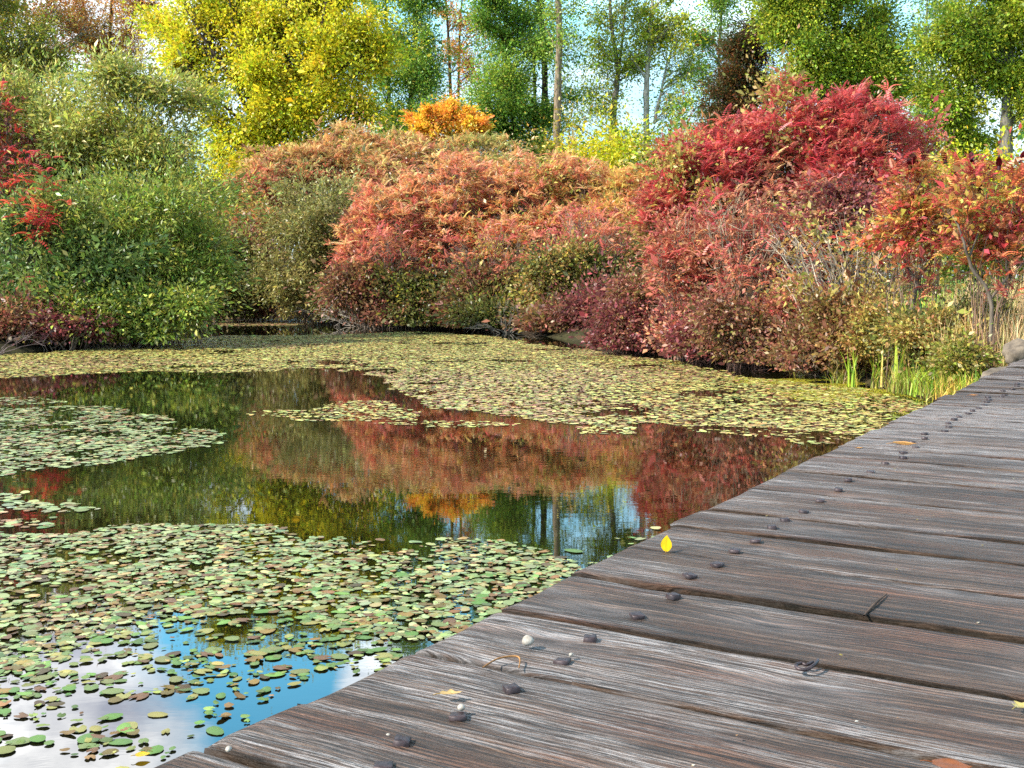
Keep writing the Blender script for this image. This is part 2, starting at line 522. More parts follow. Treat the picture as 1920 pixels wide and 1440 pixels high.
def foliage(mb, blobs, nclump, per, sig, leaf, pal, inner=0.45, flat=0.7, up=0.45, zmin=-1.0, aspect=0.5, zfloor=None, clumpmix=0.65, billow=.62):
    wt = np.array([b.w for b in blobs]); wt = wt / wt.sum()
    cents, cols, outs = [], [], []
    for b, w in zip(blobs, wt):
        k = max(3, int(round(nclump * w)))
        c = b.sample(k, inner, zmin, billow)
        cents.append(c); outs.append((c - b.c) / b.r); cols.append((b.pal or pal).pick(k) * np.exp(rng.normal(0, 0.12, (k, 1))))
    cents = np.concatenate(cents); cc = np.concatenate(cols)
    if zfloor is not None:
        keep = cents[:, 2] > zfloor
        cents, cc = cents[keep], cc[keep]
    n = len(cents)
    num = np.maximum(4, rng.poisson(per * np.exp(rng.normal(0, .3, n))))
    idx = np.repeat(np.arange(n), num)
    per_c = 1
    s = sig * np.exp(rng.normal(0, 0.35, n))
    outw = np.concatenate(outs)
    if zfloor is not None: outw = outw[keep]
    outw = unit(outw + rng.normal(0, .35, outw.shape) + np.array([0, 0, .25]))
    ofs = rng.normal(0, .85, (len(idx), 3)) * np.array([1, 1, flat]) * s[idx][:, None] + outw[idx] * (rng.normal(0, 1.25, len(idx)) * s[idx])[:, None]
    P = cents[idx] + ofs
    ind = pal.pick(len(idx))
    C = cc[idx] * clumpmix + ind * (1 - clumpmix)
    C = pal.vary(C)
    D = unit(ofs + outw[idx] * sig * .6 + rng.normal(0, 1, ofs.shape) * sig * 0.9 + np.array([0, 0, -0.25 * sig]))
    Nn = unit(rng.normal(0, 1, ofs.shape) + np.array([0, 0, up * 2]))
    Ls = leaf * np.exp(rng.normal(-.05, 0.34, len(P)))
    if zfloor is not None:
        k = P[:, 2] > zfloor
        P, D, Nn, Ls, C = P[k], D[k], Nn[k], Ls[k], C[k]
    leaf_quads(mb, P, D, Nn, Ls, Ls * aspect, C)
    return cents


def limbs(mb, trunk_pts, trunk_r, targets, col, thick=0.011, rise=0.18, sides=4, wob=0.012):
    """one branch from the trunk to each leaf clump"""
    T = np.asarray(trunk_pts); R = np.asarray(trunk_r)
    c = np.asarray(targets)
    dv = c[:, None] - T[None]
    hz = np.linalg.norm(dv[..., :2], axis=2)
    dist = np.linalg.norm(dv, axis=2)
    bad = np.maximum(0, (T[None, :, 2] + 0.55 * hz) - c[:, None, 2])
    k = np.argmin(dist + 2.0 * bad, axis=1)
    q = T[k]
    L_ = np.linalg.norm(c - q, axis=1)
    ctl = q + (c - q) * 0.5 + np.array([0, 0, 1.0]) * (L_ * rise * rng.uniform(-0.2, 1.0, len(c)))[:, None] + rng.normal(0, 0.06, c.shape) * L_[:, None]
    r0 = np.minimum(np.maximum(L_ * thick, 0.006), R[k] * 0.7)
    tubes(mb, q, ctl, c, r0, r0 * 0.3, col, 5, sides, wob)
    return q, ctl, c, r0


def gz(x, y):
    return float(ground_height(np.array([x]), np.array([y]))[0])


# ------------------------------------------------------------------ terrain
SHORE_PX = [(-700, 640), (-380, 668), (-60, 672), (120, 652), (230, 640), (320, 628), (372, 604), (430, 594), (520, 594), (620, 603), (740, 610), (880, 616),
            (1000, 628), (1120, 646), (1230, 660), (1330, 682), (1450, 694), (1560, 706), (1660, 728), (1750, 752)]
SHORE = np.array([G(*p)[:2] for p in SHORE_PX])
e_near, e_far = G(310, 1440, DECKZ), G(1740, 757, DECKZ)
EU = unit((e_far - e_near)[:2])                    # along the deck edge, away from the camera
EN = np.array([EU[1], -EU[0]])                     # across the deck, to the right
E0 = e_near[:2]
POND = np.concatenate([SHORE, [[5.6, 10.4], [6.6, 9.0], [8.5, 5.0], [9.5, -8], [-26, -8], [-26, 12]]])


def sdist(x, y):
    """signed distance to the pond outline, positive on land"""
    x = np.asarray(x, float).ravel(); y = np.asarray(y, float).ravel()
    best = np.full(x.shape, 1e9); inside = np.zeros(x.shape, bool)
    n = len(POND)
    for i in range(n):
        ax, ay = POND[i]; bx, by = POND[(i + 1) % n]
        dx, dy = bx - ax, by - ay
        t = np.clip(((x - ax) * dx + (y - ay) * dy) / (dx * dx + dy * dy), 0, 1)
        best = np.minimum(best, np.hypot(x - ax - t * dx, y - ay - t * dy))
        cond = (ay > y) != (by > y)
        with np.errstate(divide='ignore', invalid='ignore'):
            xi = ax + (y - ay) * dx / (dy if dy != 0 else 1e-9)
        inside ^= cond & (x < xi)
    return np.where(inside, -best, best)


def ground_height(x, y):
    d = sdist(x, y)
    h = np.where(d < 0, np.maximum(-0.9, d * 0.5), 0.62 * (1 - np.exp(-np.maximum(d, 0) / 1.6)))
    h = h + 0.05 * np.sin(np.asarray(x).ravel() * 0.9) * np.sin(np.asarray(y).ravel() * 0.7) * np.clip(d, 0, 1)
    return h


def build_ground():
    a = np.sinh(np.linspace(-1, 1, 200) * 5.2) / math.sinh(5.2) * 900
    u = np.linspace(-1, 1, 221)
    xs = np.sign(u) * (np.abs(u) * 32 + (np.abs(u) ** 9) * 1200)
    v = np.linspace(0, 1, 221)
    ys = -14 + v * 80 + v ** 10 * 1800
    Xg, Yg = np.meshgrid(xs, ys)
    h = ground_height(Xg, Yg)
    d = sdist(Xg, Yg)
    V = np.stack([Xg.ravel(), Yg.ravel(), h], 1)
    n, m_ = Xg.shape
    idx = np.arange(n * m_).reshape(n, m_)
    F = np.stack([idx[:-1, :-1], idx[:-1, 1:], idx[1:, 1:], idx[1:, :-1]], -1).reshape(-1, 4)
    g = np.clip((d - 0.8) / 2.5, 0, 1)
    mb = MB(); mb.add(V, F, np.stack([g, g, g], 1))
    o = mb.build('ground', ground_material(), smooth=True)
    tag(o, kind='structure')
    w = MB()
    V = np.array([[-60, -30, 0], [30, -30, 0], [30, 45, 0], [-60, 45, 0]], float)
    w.add(V, [[0, 1, 2, 3]])
    tag(w.build('pond_water', water_material()), kind='structure')


build_ground()

# ------------------------------------------------------------------ boardwalk
def on_deck(s, t, z=DECKZ):
    p = E0 + EU * s + EN * t
    return np.array([p[0], p[1], z])


def edge_s(px, py):
    return float(np.dot(G(px, py, DECKZ)[:2] - E0, EU))


def s_at(px, py):
    q = G(px, py, DECKZ)[:2] - E0
    return float(np.dot(q, EU)), float(np.dot(q, EN))


def build_plank(parent, s0, s1, t0, t1, dz, k):
    """one heavy plank: rounded worn arrises, wavering sides, ragged outer end; local x runs inwards from the water end"""
    w = s1 - s0
    th = 0.075
    b = 0.006
    hw = w / 2
    prof = [(-hw, -th), (-hw, -0.022), (-hw + b * 0.25, -b * 0.9), (-hw + b, -b * 0.15), (-hw + 0.014, 0.0), (-hw * 0.5, 0.0), (0, 0.0), (hw * 0.5, 0.0),
            (hw - 0.014, 0.0), (hw - b, -b * 0.15), (hw - b * 0.25, -b * 0.9), (hw, -0.022), (hw, -th)]
    prof = np.array(prof)
    nl = 110
    xs = np.concatenate([np.linspace(0, 0.05, 6)[:-1], np.linspace(0.05, t1 - t0, nl - 5)])
    cup = rng.uniform(-0.004, 0.003)
    npf = len(prof)
    def wander(a, q):
        ph = rng.uniform(0, 6.28, 4)
        return a * (np.sin(xs * 2.3 + ph[0]) + 0.6 * np.sin(xs * 6.1 + ph[1]) + 0.35 * np.sin(xs * 17 + ph[2]) + 0.3 * np.sin(xs * 41 + ph[3])) * q
    wl, wr = wander(0.0028, 1), wander(0.0028, 1)
    chipl = np.zeros(len(xs)); chipr = np.zeros(len(xs))
    for _ in range(rng.integers(2, 5)):
        c, ww, dd = rng.uniform(0, t1 - t0), rng.uniform(0.02, 0.10), rng.uniform(0.002, 0.008)
        (chipl if rng.random() < 0.6 else chipr)[:] += dd * np.exp(-((xs - c) / ww) ** 2)
    V = np.zeros((len(xs), npf, 3)); Cc = np.zeros((len(xs), npf, 3))
    rag = rng.normal(0, 0.0035, npf)
    for j in range(npf):
        y, z = prof[j]
        f = (y + hw) / w
        V[:, j, 0] = xs
        V[:, j, 1] = y + (1 - f) * (wl + chipl) + f * (wr - chipr)
        V[:, j, 2] = z + (cup * (1 - (2 * f - 1) ** 2) if z > -0.03 else 0) - (chipl * 0.6 if j in (2, 3) else 0) - (chipr * 0.6 if j in (9, 10) else 0)
        Cc[:, j, 0] = (0.9 if j in (3,) else (0.3 if j == 4 else 0.0)) * (1.0 if k else 0.15)
        Cc[:, j, 1] = 1.0 if j in (0, 1, 11, 12) else (0.7 if j in (2, 10) else (0.2 if j in (3, 9) else 0.0))  # mask for the painted gap shade and dirt on sides and arrises
    for i, fa in enumerate((1.0, 0.7, 0.45, 0.25, 0.1)):
        V[i, :, 0] += rag * fa
    V[0, 3:10, 2] -= 0.006
    V[1, 3:10, 2] -= 0.002
    V[:, :, 2] += wander(0.0012, 1)[:, None]
    nx = len(xs)
    idx = np.arange(nx * npf).reshape(nx, npf)
    F = np.stack([idx[:-1], np.roll(idx[:-1], -1, 1), np.roll(idx[1:], -1, 1), idx[1:]], -1).reshape(-1, 4)
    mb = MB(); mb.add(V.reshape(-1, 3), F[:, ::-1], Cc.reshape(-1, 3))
    mb.F.append(idx[0][None, :]); mb.F.append(idx[-1][None, ::-1])
    o = mb.build('plank', M_WOOD, parent, smooth=False)
    p = on_deck((s0 + s1) / 2, t0, DECKZ + dz)
    o.location = p - np.array(parent.location)
    o.rotation_euler = (0, 0, math.atan2(EN[1], EN[0]))
    return o


def bolt_mesh(kind):
    """square bolt head with chamfered, slightly domed top"""
    mb = MB()
    a = 0.0112
    lv = [(a, 0.0), (a, 0.0078), (a * 0.93, 0.0090), (a * 0.45, 0.0093)]
    V = []
    for r, z in lv:
        for k in range(8):
            an = k * math.pi / 4
            q = r * (1.0 if k % 2 == 0 else 1.41)
            if k % 2 == 0: q = r * 1.0
            V.append([q * math.cos(an), q * math.sin(an), z])
    V = np.array(V)
    if kind: V[:, 2] *= 0.75; V[:, 0] *= 1.08
    V += rng.normal(0, 0.0004, V.shape)
    F = [[i * 8 + k, i * 8 + (k + 1) % 8, (i + 1) * 8 + (k + 1) % 8, (i + 1) * 8 + k] for i in range(3) for k in range(8)]
    mb.add(V, F)
    mb.F.append(np.array([[24 + k for k in range(8)]]))
    # washer stain-free thin rust lip around the head
    return mb.mesh('bolt', M_IRON)


deck = empty('boardwalk', on_deck(0, 1.2, 0.0), 'weathered grey brown plank boardwalk with rusty bolts crossing the pond edge', 'boardwalk')
EDGE_PTS = [(363, 1404), (571, 1320), (785, 1219), (948, 1141), (1083, 1077), (1190, 1027), (1272, 985), (1340, 957), (1420, 918), (1490, 884), (1545, 855)]
bounds = [edge_s(*p) for p in EDGE_PTS]
while bounds[0] > -1.4: bounds.insert(0, bounds[0] - 0.29 - rng.uniform(-0.01, 0.01))
while bounds[-1] < 10.2: bounds.append(bounds[-1] + 0.285 + rng.uniform(-0.012, 0.012))
BOLTS = [bolt_mesh(0), bolt_mesh(1)]
for k in range(len(bounds) - 1):
    t0 = rng.normal(-0.004, 0.006)
    gap = rng.uniform(0.009, 0.014)
    worn = rng.random() < .35
    dz = rng.normal(0, 0.004)
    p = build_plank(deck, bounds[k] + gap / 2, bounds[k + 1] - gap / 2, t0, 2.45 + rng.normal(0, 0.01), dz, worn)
    w = bounds[k + 1] - bounds[k]
    for row in (0.255, 2.15):
        for fr in (-0.24, 0.26):
            b = bpy.data.objects.new('bolt', BOLTS[rng.integers(0, 2)])
            COL.objects.link(b)
            b.parent = p
            b.location = (row + rng.normal(0, 0.012), fr * w + rng.normal(0, 0.008), -0.001)
            b.rotation_euler = (rng.normal(0, 0.06), rng.normal(0, 0.06), rng.uniform(0, 1.57))
# beams under the planks and posts in the water
for t in (0.255, 1.2, 2.15):
    mb = MB()
    a, c = on_deck(-1.4, t, 0), on_deck(10.2, t, 0)
    n2 = np.array([EN[0], EN[1], 0]) * 0.07
    zt, zb = DECKZ - 0.083, DECKZ - 0.30
    V = [a - n2 + [0, 0, zb], a + n2 + [0, 0, zb], a + n2 + [0, 0, zt], a - n2 + [0, 0, zt], c - n2 + [0, 0, zb], c + n2 + [0, 0, zb], c + n2 + [0, 0, zt], c - n2 + [0, 0, zt]]
    mb.add(np.array(V) - np.array(deck.location), [[0, 1, 2, 3], [7, 6, 5, 4], [0, 4, 5, 1], [1, 5, 6, 2], [2, 6, 7, 3], [3, 7, 4, 0]])
    mb.build('beam', M_WOOD, deck)
for s in (-1, 1.5, 4, 6.5, 9):
    for t in (0.255, 2.15):
        mb = MB()
        polytube(mb, [on_deck(s, t, -1.0), on_deck(s, t, -0.4), on_deck(s, t, DECKZ - 0.301)], [0.09, 0.09, 0.088], np.array([0.0, 0, 0]), 10)
        mb.V[-1] -= np.array(deck.location)
        mb.build('post', M_WOOD, deck)

# ------------------------------------------------------------------ small things lying on the deck
def ovoid(name, px, py, size, label, cat, group=None, mat=None, sq=(1, 0.8, 0.7)):
    mb = MB()
    nu, nv = 12, 8
    V, F = [], []
    ph = rng.uniform(0, 6.28, 3)
    for i in range(nv + 1):
        th = math.pi * i / nv
        for j in range(nu):
            f = 2 * math.pi * j / nu
            d = np.array([math.sin(th) * math.cos(f), math.sin(th) * math.sin(f), math.cos(th)])
            r = 1 + 0.07 * math.sin(2 * d[0] * 2 + ph[0]) + 0.05 * math.sin(3 * d[1] + ph[1] + 2 * d[2])
            V.append(d * r * np.array(sq) * size)
    for i in range(nv):
        for j in range(nu):
            F.append([i * nu + j, (i + 1) * nu + j, (i + 1) * nu + (j + 1) % nu, i * nu + (j + 1) % nu])
    V = np.array(V)
    V[:, 2] -= V[:, 2].min()
    mb.add(V, F)
    o = mb.build(name, mat or M_PEBBLE, smooth=True)
    o.location = G(px, py, DECKZ) + np.array([0, 0, 0.001])
    o.rotation_euler = (0, 0, rng.uniform(0, 6.28))
    return tag(o, label, cat, group)


ovoid('pebble', 990, 1212, 0.0115, 'large pale round pebble beside a bolt head on the boardwalk', 'pebble', 'pebbles on the boardwalk', sq=(1, .85, .8))
ovoid('pebble', 865, 1334, 0.007, 'small grey pebble touching a rusty bolt head', 'pebble', 'pebbles on the boardwalk')
ovoid('pebble', 728, 1387, 0.0055, 'tiny tan pebble behind the nearest large rusty bolt', 'pebble', 'pebbles on the boardwalk')
ovoid('pebble', 429, 1412, 0.006, 'small white pebble at the ragged near end of the planks', 'pebble', 'pebbles on the boardwalk')
ovoid('pebble', 1071, 1232, 0.0048, 'tiny white pebble right of the large round pebble', 'pebble', 'pebbles on the boardwalk')


def fallen_leaf(px, py, length, wfrac, yaw, col, label, z=DECKZ, curl=0.35, tilt=(0, 0), lobed=False):
    """one leaf blade with midrib fold, curled rim and stalk"""
    nl, nw = 12, 6
    V, C = [], []
    c0 = lin(col, 0.9)
    for i in range(nl + 1):
        t = i / nl
        w = wfrac * length * (math.sin(math.pi * min(1, t * 0.93 + 0.07)) ** 0.8) * (1.15 - 0.5 * t)
        if lobed: w *= 1 + 0.30 * math.sin(t * 15)
        for j in range(nw + 1):
            u = j / nw * 2 - 1
            V.append([(t - 0.5) * length, u * w, 0.003 + curl * length * (0.35 * u * u * w / (wfrac * length + 1e-6) * 0.5 + 0.4 * (t - 0.45) ** 2) + 0.01 * length * math.sin(9 * t + 3 * u)])
            C.append(c0 * (1 - 0.18 * (abs(u) > 0.8) - 0.2 * (j == nw // 2)) * math.exp(rng.normal(0, 0.06)))
    F = [[i * (nw + 1) + j, (i + 1) * (nw + 1) + j, (i + 1) * (nw + 1) + j + 1, i * (nw + 1) + j + 1] for i in range(nl) for j in range(nw)]
    mb = MB(); mb.add(np.array(V), F, np.array(C))
    o = mb.build('fallen_leaf', M_LEAF, smooth=True)
    st = MB()
    tubes(st, [[-0.5 * length, 0, 0.003 + curl * length * .08]], [[-0.65 * length, 0, 0.006]], [[-0.8 * length, 0.03 * length, 0.003]], 0.0012, 0.0008, c0 * 0.6)
    st.build('stalk', M_LEAF, o)
    o.location = G(px, py, z) + np.array([0, 0, 0.002])
    o.rotation_euler = (tilt[0], tilt[1], yaw)
    return tag(o, label, 'leaf')


fallen_leaf(1249, 1021, 0.042, 0.34, 1.35, (250, 200, 8), 'bright yellow leaf standing up at the boardwalk edge', z=DECKZ + .017, tilt=(0.25, -0.9), curl=0.12)
fallen_leaf(1697, 836, 0.088, 0.17, -0.35, (225, 165, 95), 'long curled tan leaf lying on the far planks', curl=0.7)
fallen_leaf(1612, 842, 0.03, 0.3, 0.5, (215, 150, 60), 'tiny orange leaf on the planks left of the long curled tan leaf', curl=0.4)
fallen_leaf(1785, 1441, 0.05, 0.36, -0.3, (150, 85, 40), 'rust brown leaf lying at the bottom edge of the deck', curl=0.15)
fallen_leaf(846, 1307, 0.035, 0.25, 0.2, (215, 180, 120), 'pale shrivelled leaf scrap just behind a rusty bolt', curl=0.6, lobed=True)
fallen_leaf(1916, 1330, 0.03, 0.4, 0.6, (205, 185, 110), 'crumpled pale yellow leaf on a plank at the right edge', curl=0.7, lobed=True)
fallen_leaf(1826, 743, 0.05, 0.3, 0.1, (205, 140, 80), 'small tan leaf far along the boardwalk bolt line', curl=0.5)
fallen_leaf(268, 1418, 0.036, 0.46, 0.4, (240, 190, 30), 'yellow heart shaped leaf floating near the bottom of the picture', z=0.006, curl=0.25)


def wire(name, pts, rad, col, label, cat, mat):
    mb = MB()
    polytube(mb, pts, rad, col, 7)
    o = mb.build(name, mat, smooth=True, loc=pts[0])
    return tag(o, label, cat)


gr = MB()
n = 170
ss, tt = rng.uniform(0.2, 7, n) ** 1.0, rng.uniform(.05, 2.2, n)
P = np.array([on_deck(a, b_, DECKZ + .003) for a, b_ in zip(ss, tt)])
an = rng.uniform(0, 6.28, n)
sz = rng.uniform(.0015, .0042, n)
for kx in range(2):
    leaf_quads(gr, P + [0, 0, .0012 * kx], np.column_stack([np.cos(an + kx), np.sin(an + kx), np.full(n, .2)]), np.tile([0, 0.2, 1.0], (n, 1)), sz * 2, sz * 1.5,
               np.array([lin(c, .8) for c in [(235, 228, 215), (226, 205, 160), (210, 190, 90), (190, 150, 110)]])[rng.integers(0, 4, n)])
tag(gr.build('grit', M_LEAF), 'tiny pale grit and leaf crumbs sprinkled over the planks', 'grit', kind='stuff')

# bent iron staple
ws = [G(1533, 1248, DECKZ) + [0, 0, .010], G(1528, 1256, DECKZ) + [0, 0, .010], G(1512, 1262, DECKZ) + [0, 0, .006], G(1496, 1260, DECKZ) + [0, 0, .006], G(1493, 1255, DECKZ) + [0, 0, .008],
      G(1503, 1252, DECKZ) + [0, 0, .008], G(1512, 1254, DECKZ) + [0, 0, .007], G(1524, 1249, DECKZ) + [0, 0, .007]]
wire('iron_hook', ws, [0.003] * 8, np.array([0.02] * 3), 'bent black iron hook lying on the planks right of centre', 'hook', M_IRON)
tw = [G(1620, 1158, DECKZ) + [0, 0, .004], G(1640, 1138, DECKZ) + [0, 0, .006], G(1662, 1117, DECKZ) + [0, 0, .004]]
wire('twig', tw, [0.002, 0.0028, 0.0012], np.array([0.09, 0.06, 0.045]), 'short dark twig lying across the pale plank', 'twig', M_BARK)
tw = [G(905, 1255, DECKZ) + [0, 0, .003], G(935, 1243, DECKZ) + [0, 0, .008], G(972, 1238, DECKZ) + [0, 0, .006], G(973, 1256, DECKZ) + [0, 0, .003]]
wire('dry_stalk', tw, [0.0012, 0.0016, 0.0016, 0.001], lin((190, 140, 90), 0.6), 'thin dry stalk curled over a plank gap near the round pebble', 'stalk', M_BARK)

# ------------------------------------------------------------------ plants
TAN_BARK = lin((150, 130, 112), 0.55)
GREY_BARK = lin((158, 150, 140), 0.55)
DARK_BARK = lin((92, 78, 66), 0.5)
PALE_BARK = lin((198, 190, 178), 0.62)


def ground_under(c):
    return max(gz(c[0], c[1]), -0.3)


def tree(name, label, trunks, blobs, pal, nclump=90, per=60, sig=0.5, leaf=0.16, bark=DARK_BARK, group='trees behind the sumac bank', inner=0.3, cat='tree',
         aspect=0.55, limb_r=0.010, flat=0.7, clumpmix=0.6, base=None, twigs=True, up=0.45):
    """tapered trunk(s) given as (px, py, distance, radius) points, limbs to every leaf clump, leaves of their own"""
    root_p = None
    tb = MB()
    TP, TR = [], []
    for tr in trunks:
        pts = [W(p[0], p[1], p[2]) for p in tr]
        rad = [p[3] for p in tr]
        if root_p is None or tr[0][1] > 460:
            g = pts[0].copy()
            zz = ground_under(g) - 0.1
            if pts[0][2] > zz + 0.3 and tr[0][1] > 200:
                pts = [np.array([g[0], g[1], zz])] + pts
                rad = [rad[0] * 1.25] + rad
        if root_p is None: root_p = pts[0]
        P, R = polytube(tb, pts, rad, bark, 8, 0.01)
        TP.append(P); TR.append(R)
    TP = np.concatenate(TP); TR = np.concatenate(TR)
    lo = TP[:, 2].min() + 0.25 * (TP[:, 2].max() - TP[:, 2].min())
    k = TP[:, 2] > lo
    if k.sum() < 4: k[:] = True
    root = empty(name, root_p, label, cat, group)
    lb = MB()
    cents = foliage(lb, blobs, int(nclump * 1.5), per * 2.5, sig * .80, leaf * .78, pal, billow=.8, inner=inner, aspect=aspect, flat=flat, clumpmix=clumpmix, up=up)
    q, ctl, c, r0 = limbs(tb, TP[k], TR[k], cents, bark, limb_r * 1.25)
    if twigs:
        m = len(cents)
        i = np.repeat(np.arange(m), 3)
        e = cents[i] + rng.normal(0, sig * 0.9, (len(i), 3)) + np.array([0, 0, sig * 0.3])
        mid = (ctl[i] + c[i]) / 2
        tubes(tb, mid, (mid + e) / 2 + rng.normal(0, 0.1 * sig, e.shape), e, np.maximum(r0[i] * 0.5, 0.006), 0.004, bark, 3, 3)
    for b, nm, mt in ((tb, 'trunk', M_BARK), (lb, 'crown', M_LEAF)):
        for v in b.V: v -= root_p
        b.build(nm, mt, root)
    return root


def shrub(name, label, blobs, pal, nclump, per, sig, leaf, bark=TAN_BARK, group=None, cat='shrub', nstem=40, stem_r=0.012, inner=0.35, base=None, spread=0.28,
          zfloor=0.10, aspect=0.5, zmin=-0.6, flat=0.8, clumpmix=0.55, twig=2, frond=None, up=0.4, lean=0.25, sat=4):
    """many stems from the ground to the leaf clumps; frond = dict(n, size, pal, zmin, per) adds rosettes of pinnate leaves at stem tips"""
    allc = np.mean([b.c for b in blobs], 0)
    foot = np.array([allc[0], allc[1], 0]) if base is None else np.array(base, float)
    foot[2] = ground_under(foot)
    ext = np.max([np.abs(b.c - allc) + b.r for b in blobs], 0)
    root = empty(name, foot, label, cat, group)
    lb, sb = MB(), MB()
    cents = np.zeros((0, 3))
    if sat and nclump > 100 and not frond:
        # uneven outline: smaller lobes budding from the main masses
        more = []
        for b in blobs:
            for _ in range(sat):
                d = unit(rng.normal(0, 1, 3) * np.array([1, .7, .8]) + np.array([0, -.25, .15]))
                q = Blob.__new__(Blob)
                f_ = rng.uniform(.22, .42)
                q.c = b.c + d * b.r * rng.uniform(.85, 1.08); q.r = b.r * f_ * np.array([1.1, 1, .9]); q.w = b.w * f_ ** 1.4; q.pal = b.pal; q.ph = rng.uniform(0, 6.28, 6)
                more.append(q)
        blobs = list(blobs) + more
    if nclump:
        cents = foliage(lb, blobs, nclump, per, sig, leaf, pal, inner, flat, up, zmin, aspect, zfloor, clumpmix)
    tips = []
    wt = np.array([b.w for b in blobs]); wt /= wt.sum()
    for b, w in zip(blobs, wt):
        tips.append(b.sample(max(2, int(nstem * w)), 0.75, -0.1, .4, 0.0 if frond else .05))
    tips = np.concatenate(tips)
    n = len(tips)
    feet = np.stack([foot[0] + (tips[:, 0] - foot[0]) * spread + rng.normal(0, ext[0] * 0.18, n), foot[1] + (tips[:, 1] - foot[1]) * spread + rng.normal(0, ext[1] * 0.15, n), np.zeros(n)], 1)
    feet[:, 2] = np.maximum(ground_height(feet[:, 0], feet[:, 1]), -0.15) - 0.05
    ctl = feet * 0.45 + tips * 0.55
    ctl[:, 2] = feet[:, 2] + (tips[:, 2] - feet[:, 2]) * rng.uniform(0.5, 0.85, n)
    ctl[:, :2] = feet[:, :2] * (1 - lean) + tips[:, :2] * lean + rng.normal(0, 0.12, (n, 2))
    hs = np.linalg.norm(tips - feet, axis=1)
    bc = np.clip(bark * np.exp(rng.normal(0, 0.22, (n, 1))), 0.01, 0.7)
    tubes(sb, feet, ctl, tips, stem_r * (0.6 + 0.25 * hs), stem_r * 0.3, bc, 6, 4, 0.010)
    # side branches
    if twig:
        i = np.repeat(np.arange(n), twig)
        t = rng.uniform(0.4, 0.9, len(i))[:, None]
        q = (1 - t) ** 2 * feet[i] + 2 * t * (1 - t) * ctl[i] + t ** 2 * tips[i]
        L_ = (hs[i] * rng.uniform(0.15, 0.38, len(i)) * (.5 if frond else 1))[:, None]
        dr = unit(unit(tips[i] - ctl[i]) + rng.normal(0, 0.55, q.shape))
        e = q + dr * L_
        tubes(sb, q, (q + e) / 2 + rng.normal(0, 0.08, q.shape) * L_, e, stem_r * 0.5, stem_r * 0.16, bc[i], 4, 3, 0.02)
        ends = np.concatenate([tips, e])
    else:
        ends = tips
    if frond:
        zlo = frond.get('zlo', -1e9)
        E = ends[ends[:, 2] > zlo]
        extra = int(frond.get('n', 0) * 2.9)
        if extra:
            add = np.concatenate([b.sample(max(2, int(extra * w)), frond.get('inner', 0.85), frond.get('zmin', 0.0), .3, 0.0) for b, w in zip(blobs, wt)])
            E = np.concatenate([E, add])
            # each extra rosette sits on its own shoot
            dv = E[-len(add):]
            k = np.argmin(np.linalg.norm(dv[:, None] - ctl[None], axis=2), axis=1)
            tubes(sb, ctl[k], (ctl[k] + dv) / 2 + np.array([0, 0, -0.1]), dv, stem_r * 0.55, stem_r * 0.3, bc[k], 4, 3, 0.015)
        E = E[rng.random(len(E)) < frond.get('keep', 1.0)]
        per_f = frond.get('per', 6)
        num = rng.integers(max(1, per_f - 2), per_f + 3, len(E))
        i = np.repeat(np.arange(len(E)), num)
        yaw = rng.uniform(0, 6.28, len(i))
        el = rng.normal(frond.get('el', 0.35), 0.35, len(i))
        D = np.stack([np.cos(yaw) * np.cos(el), np.sin(yaw) * np.cos(el), np.sin(el)], 1)
        out = unit(E[i] - np.array([foot[0], foot[1], foot[2] + ext[2] * 0.5]))
        D = unit(D + 0.5 * out)
        U = unit(rng.normal(0, 0.25, D.shape) + np.array([0, 0, 1.0]))
        fp = frond['pal']
        # leaf colour turns with height on the plant and from stem to stem
        zr = np.clip((E[:, 2] - foot[2]) / (ext[2] + allc[2] - foot[2]), 0, 1)
        if isinstance(fp, (list, tuple)):
            top = zr + rng.normal(0, frond.get('mixj', 0.13), len(E)) > frond.get('split', 0.7)
            ce = np.where(top[:, None], fp[0].pick(len(E)), fp[1].pick(len(E)))
            cf = np.where(top[i][:, None], fp[0].pick(len(i)), fp[1].pick(len(i)))
        else:
            ce = fp.pick(len(E)); cf = fp.pick(len(i))
        C = ce[i] * 0.6 + cf * 0.4
        C = (fp[0] if isinstance(fp, (list, tuple)) else fp).vary(C)
        sz = frond['size'] * .46 * np.exp(rng.normal(0, 0.22, len(i)))
        frond_set(lb, E[i], D, U, sz, C, 0.13)
        root['tips'] = 0
        root_tips = E
    else:
        root_tips = ends
    for b, nm, mt in ((sb, 'stems', M_BARK), (lb, 'foliage', M_LEAF)):
        if b.n == 0: continue
        for v in b.V: v -= foot
        b.build(nm, mt, root)
    if 'tips' in root: del root['tips']
    return root, root_tips


# ---- palettes (pigment of the leaves)
P_WILLOW = Pal([(172, 168, 78, 3), (142, 146, 58, 4), (204, 196, 116, 1.6), (116, 130, 50, 2.4), (186, 170, 66, 1.6)], .82, .26)
P_GREEN = Pal([(136, 146, 50, 4), (106, 130, 46, 3), (166, 170, 66, 2.6), (82, 108, 46, 2), (192, 182, 84, 1.4)], .80, .26)
P_OLIVE = Pal([(162, 152, 80, 3), (138, 134, 66, 3), (192, 182, 110, 1.8), (118, 106, 52, 2)], .64)
P_YELLOW = Pal([(228, 208, 26, 4), (234, 194, 20, 2), (204, 198, 30, 3), (168, 180, 32, 2.6), (134, 156, 28, 1.8)], .80, .24)
P_MAPLE = Pal([(158, 172, 40, 3), (194, 194, 46, 2.6), (116, 144, 38, 3), (84, 116, 40, 2), (212, 206, 62, 1.4)], .74, .24)
P_POPLAR = Pal([(112, 148, 46, 4), (146, 168, 52, 3), (86, 124, 46, 3), (178, 182, 60, 1.8), (66, 100, 44, 1.2)], .9, .24)
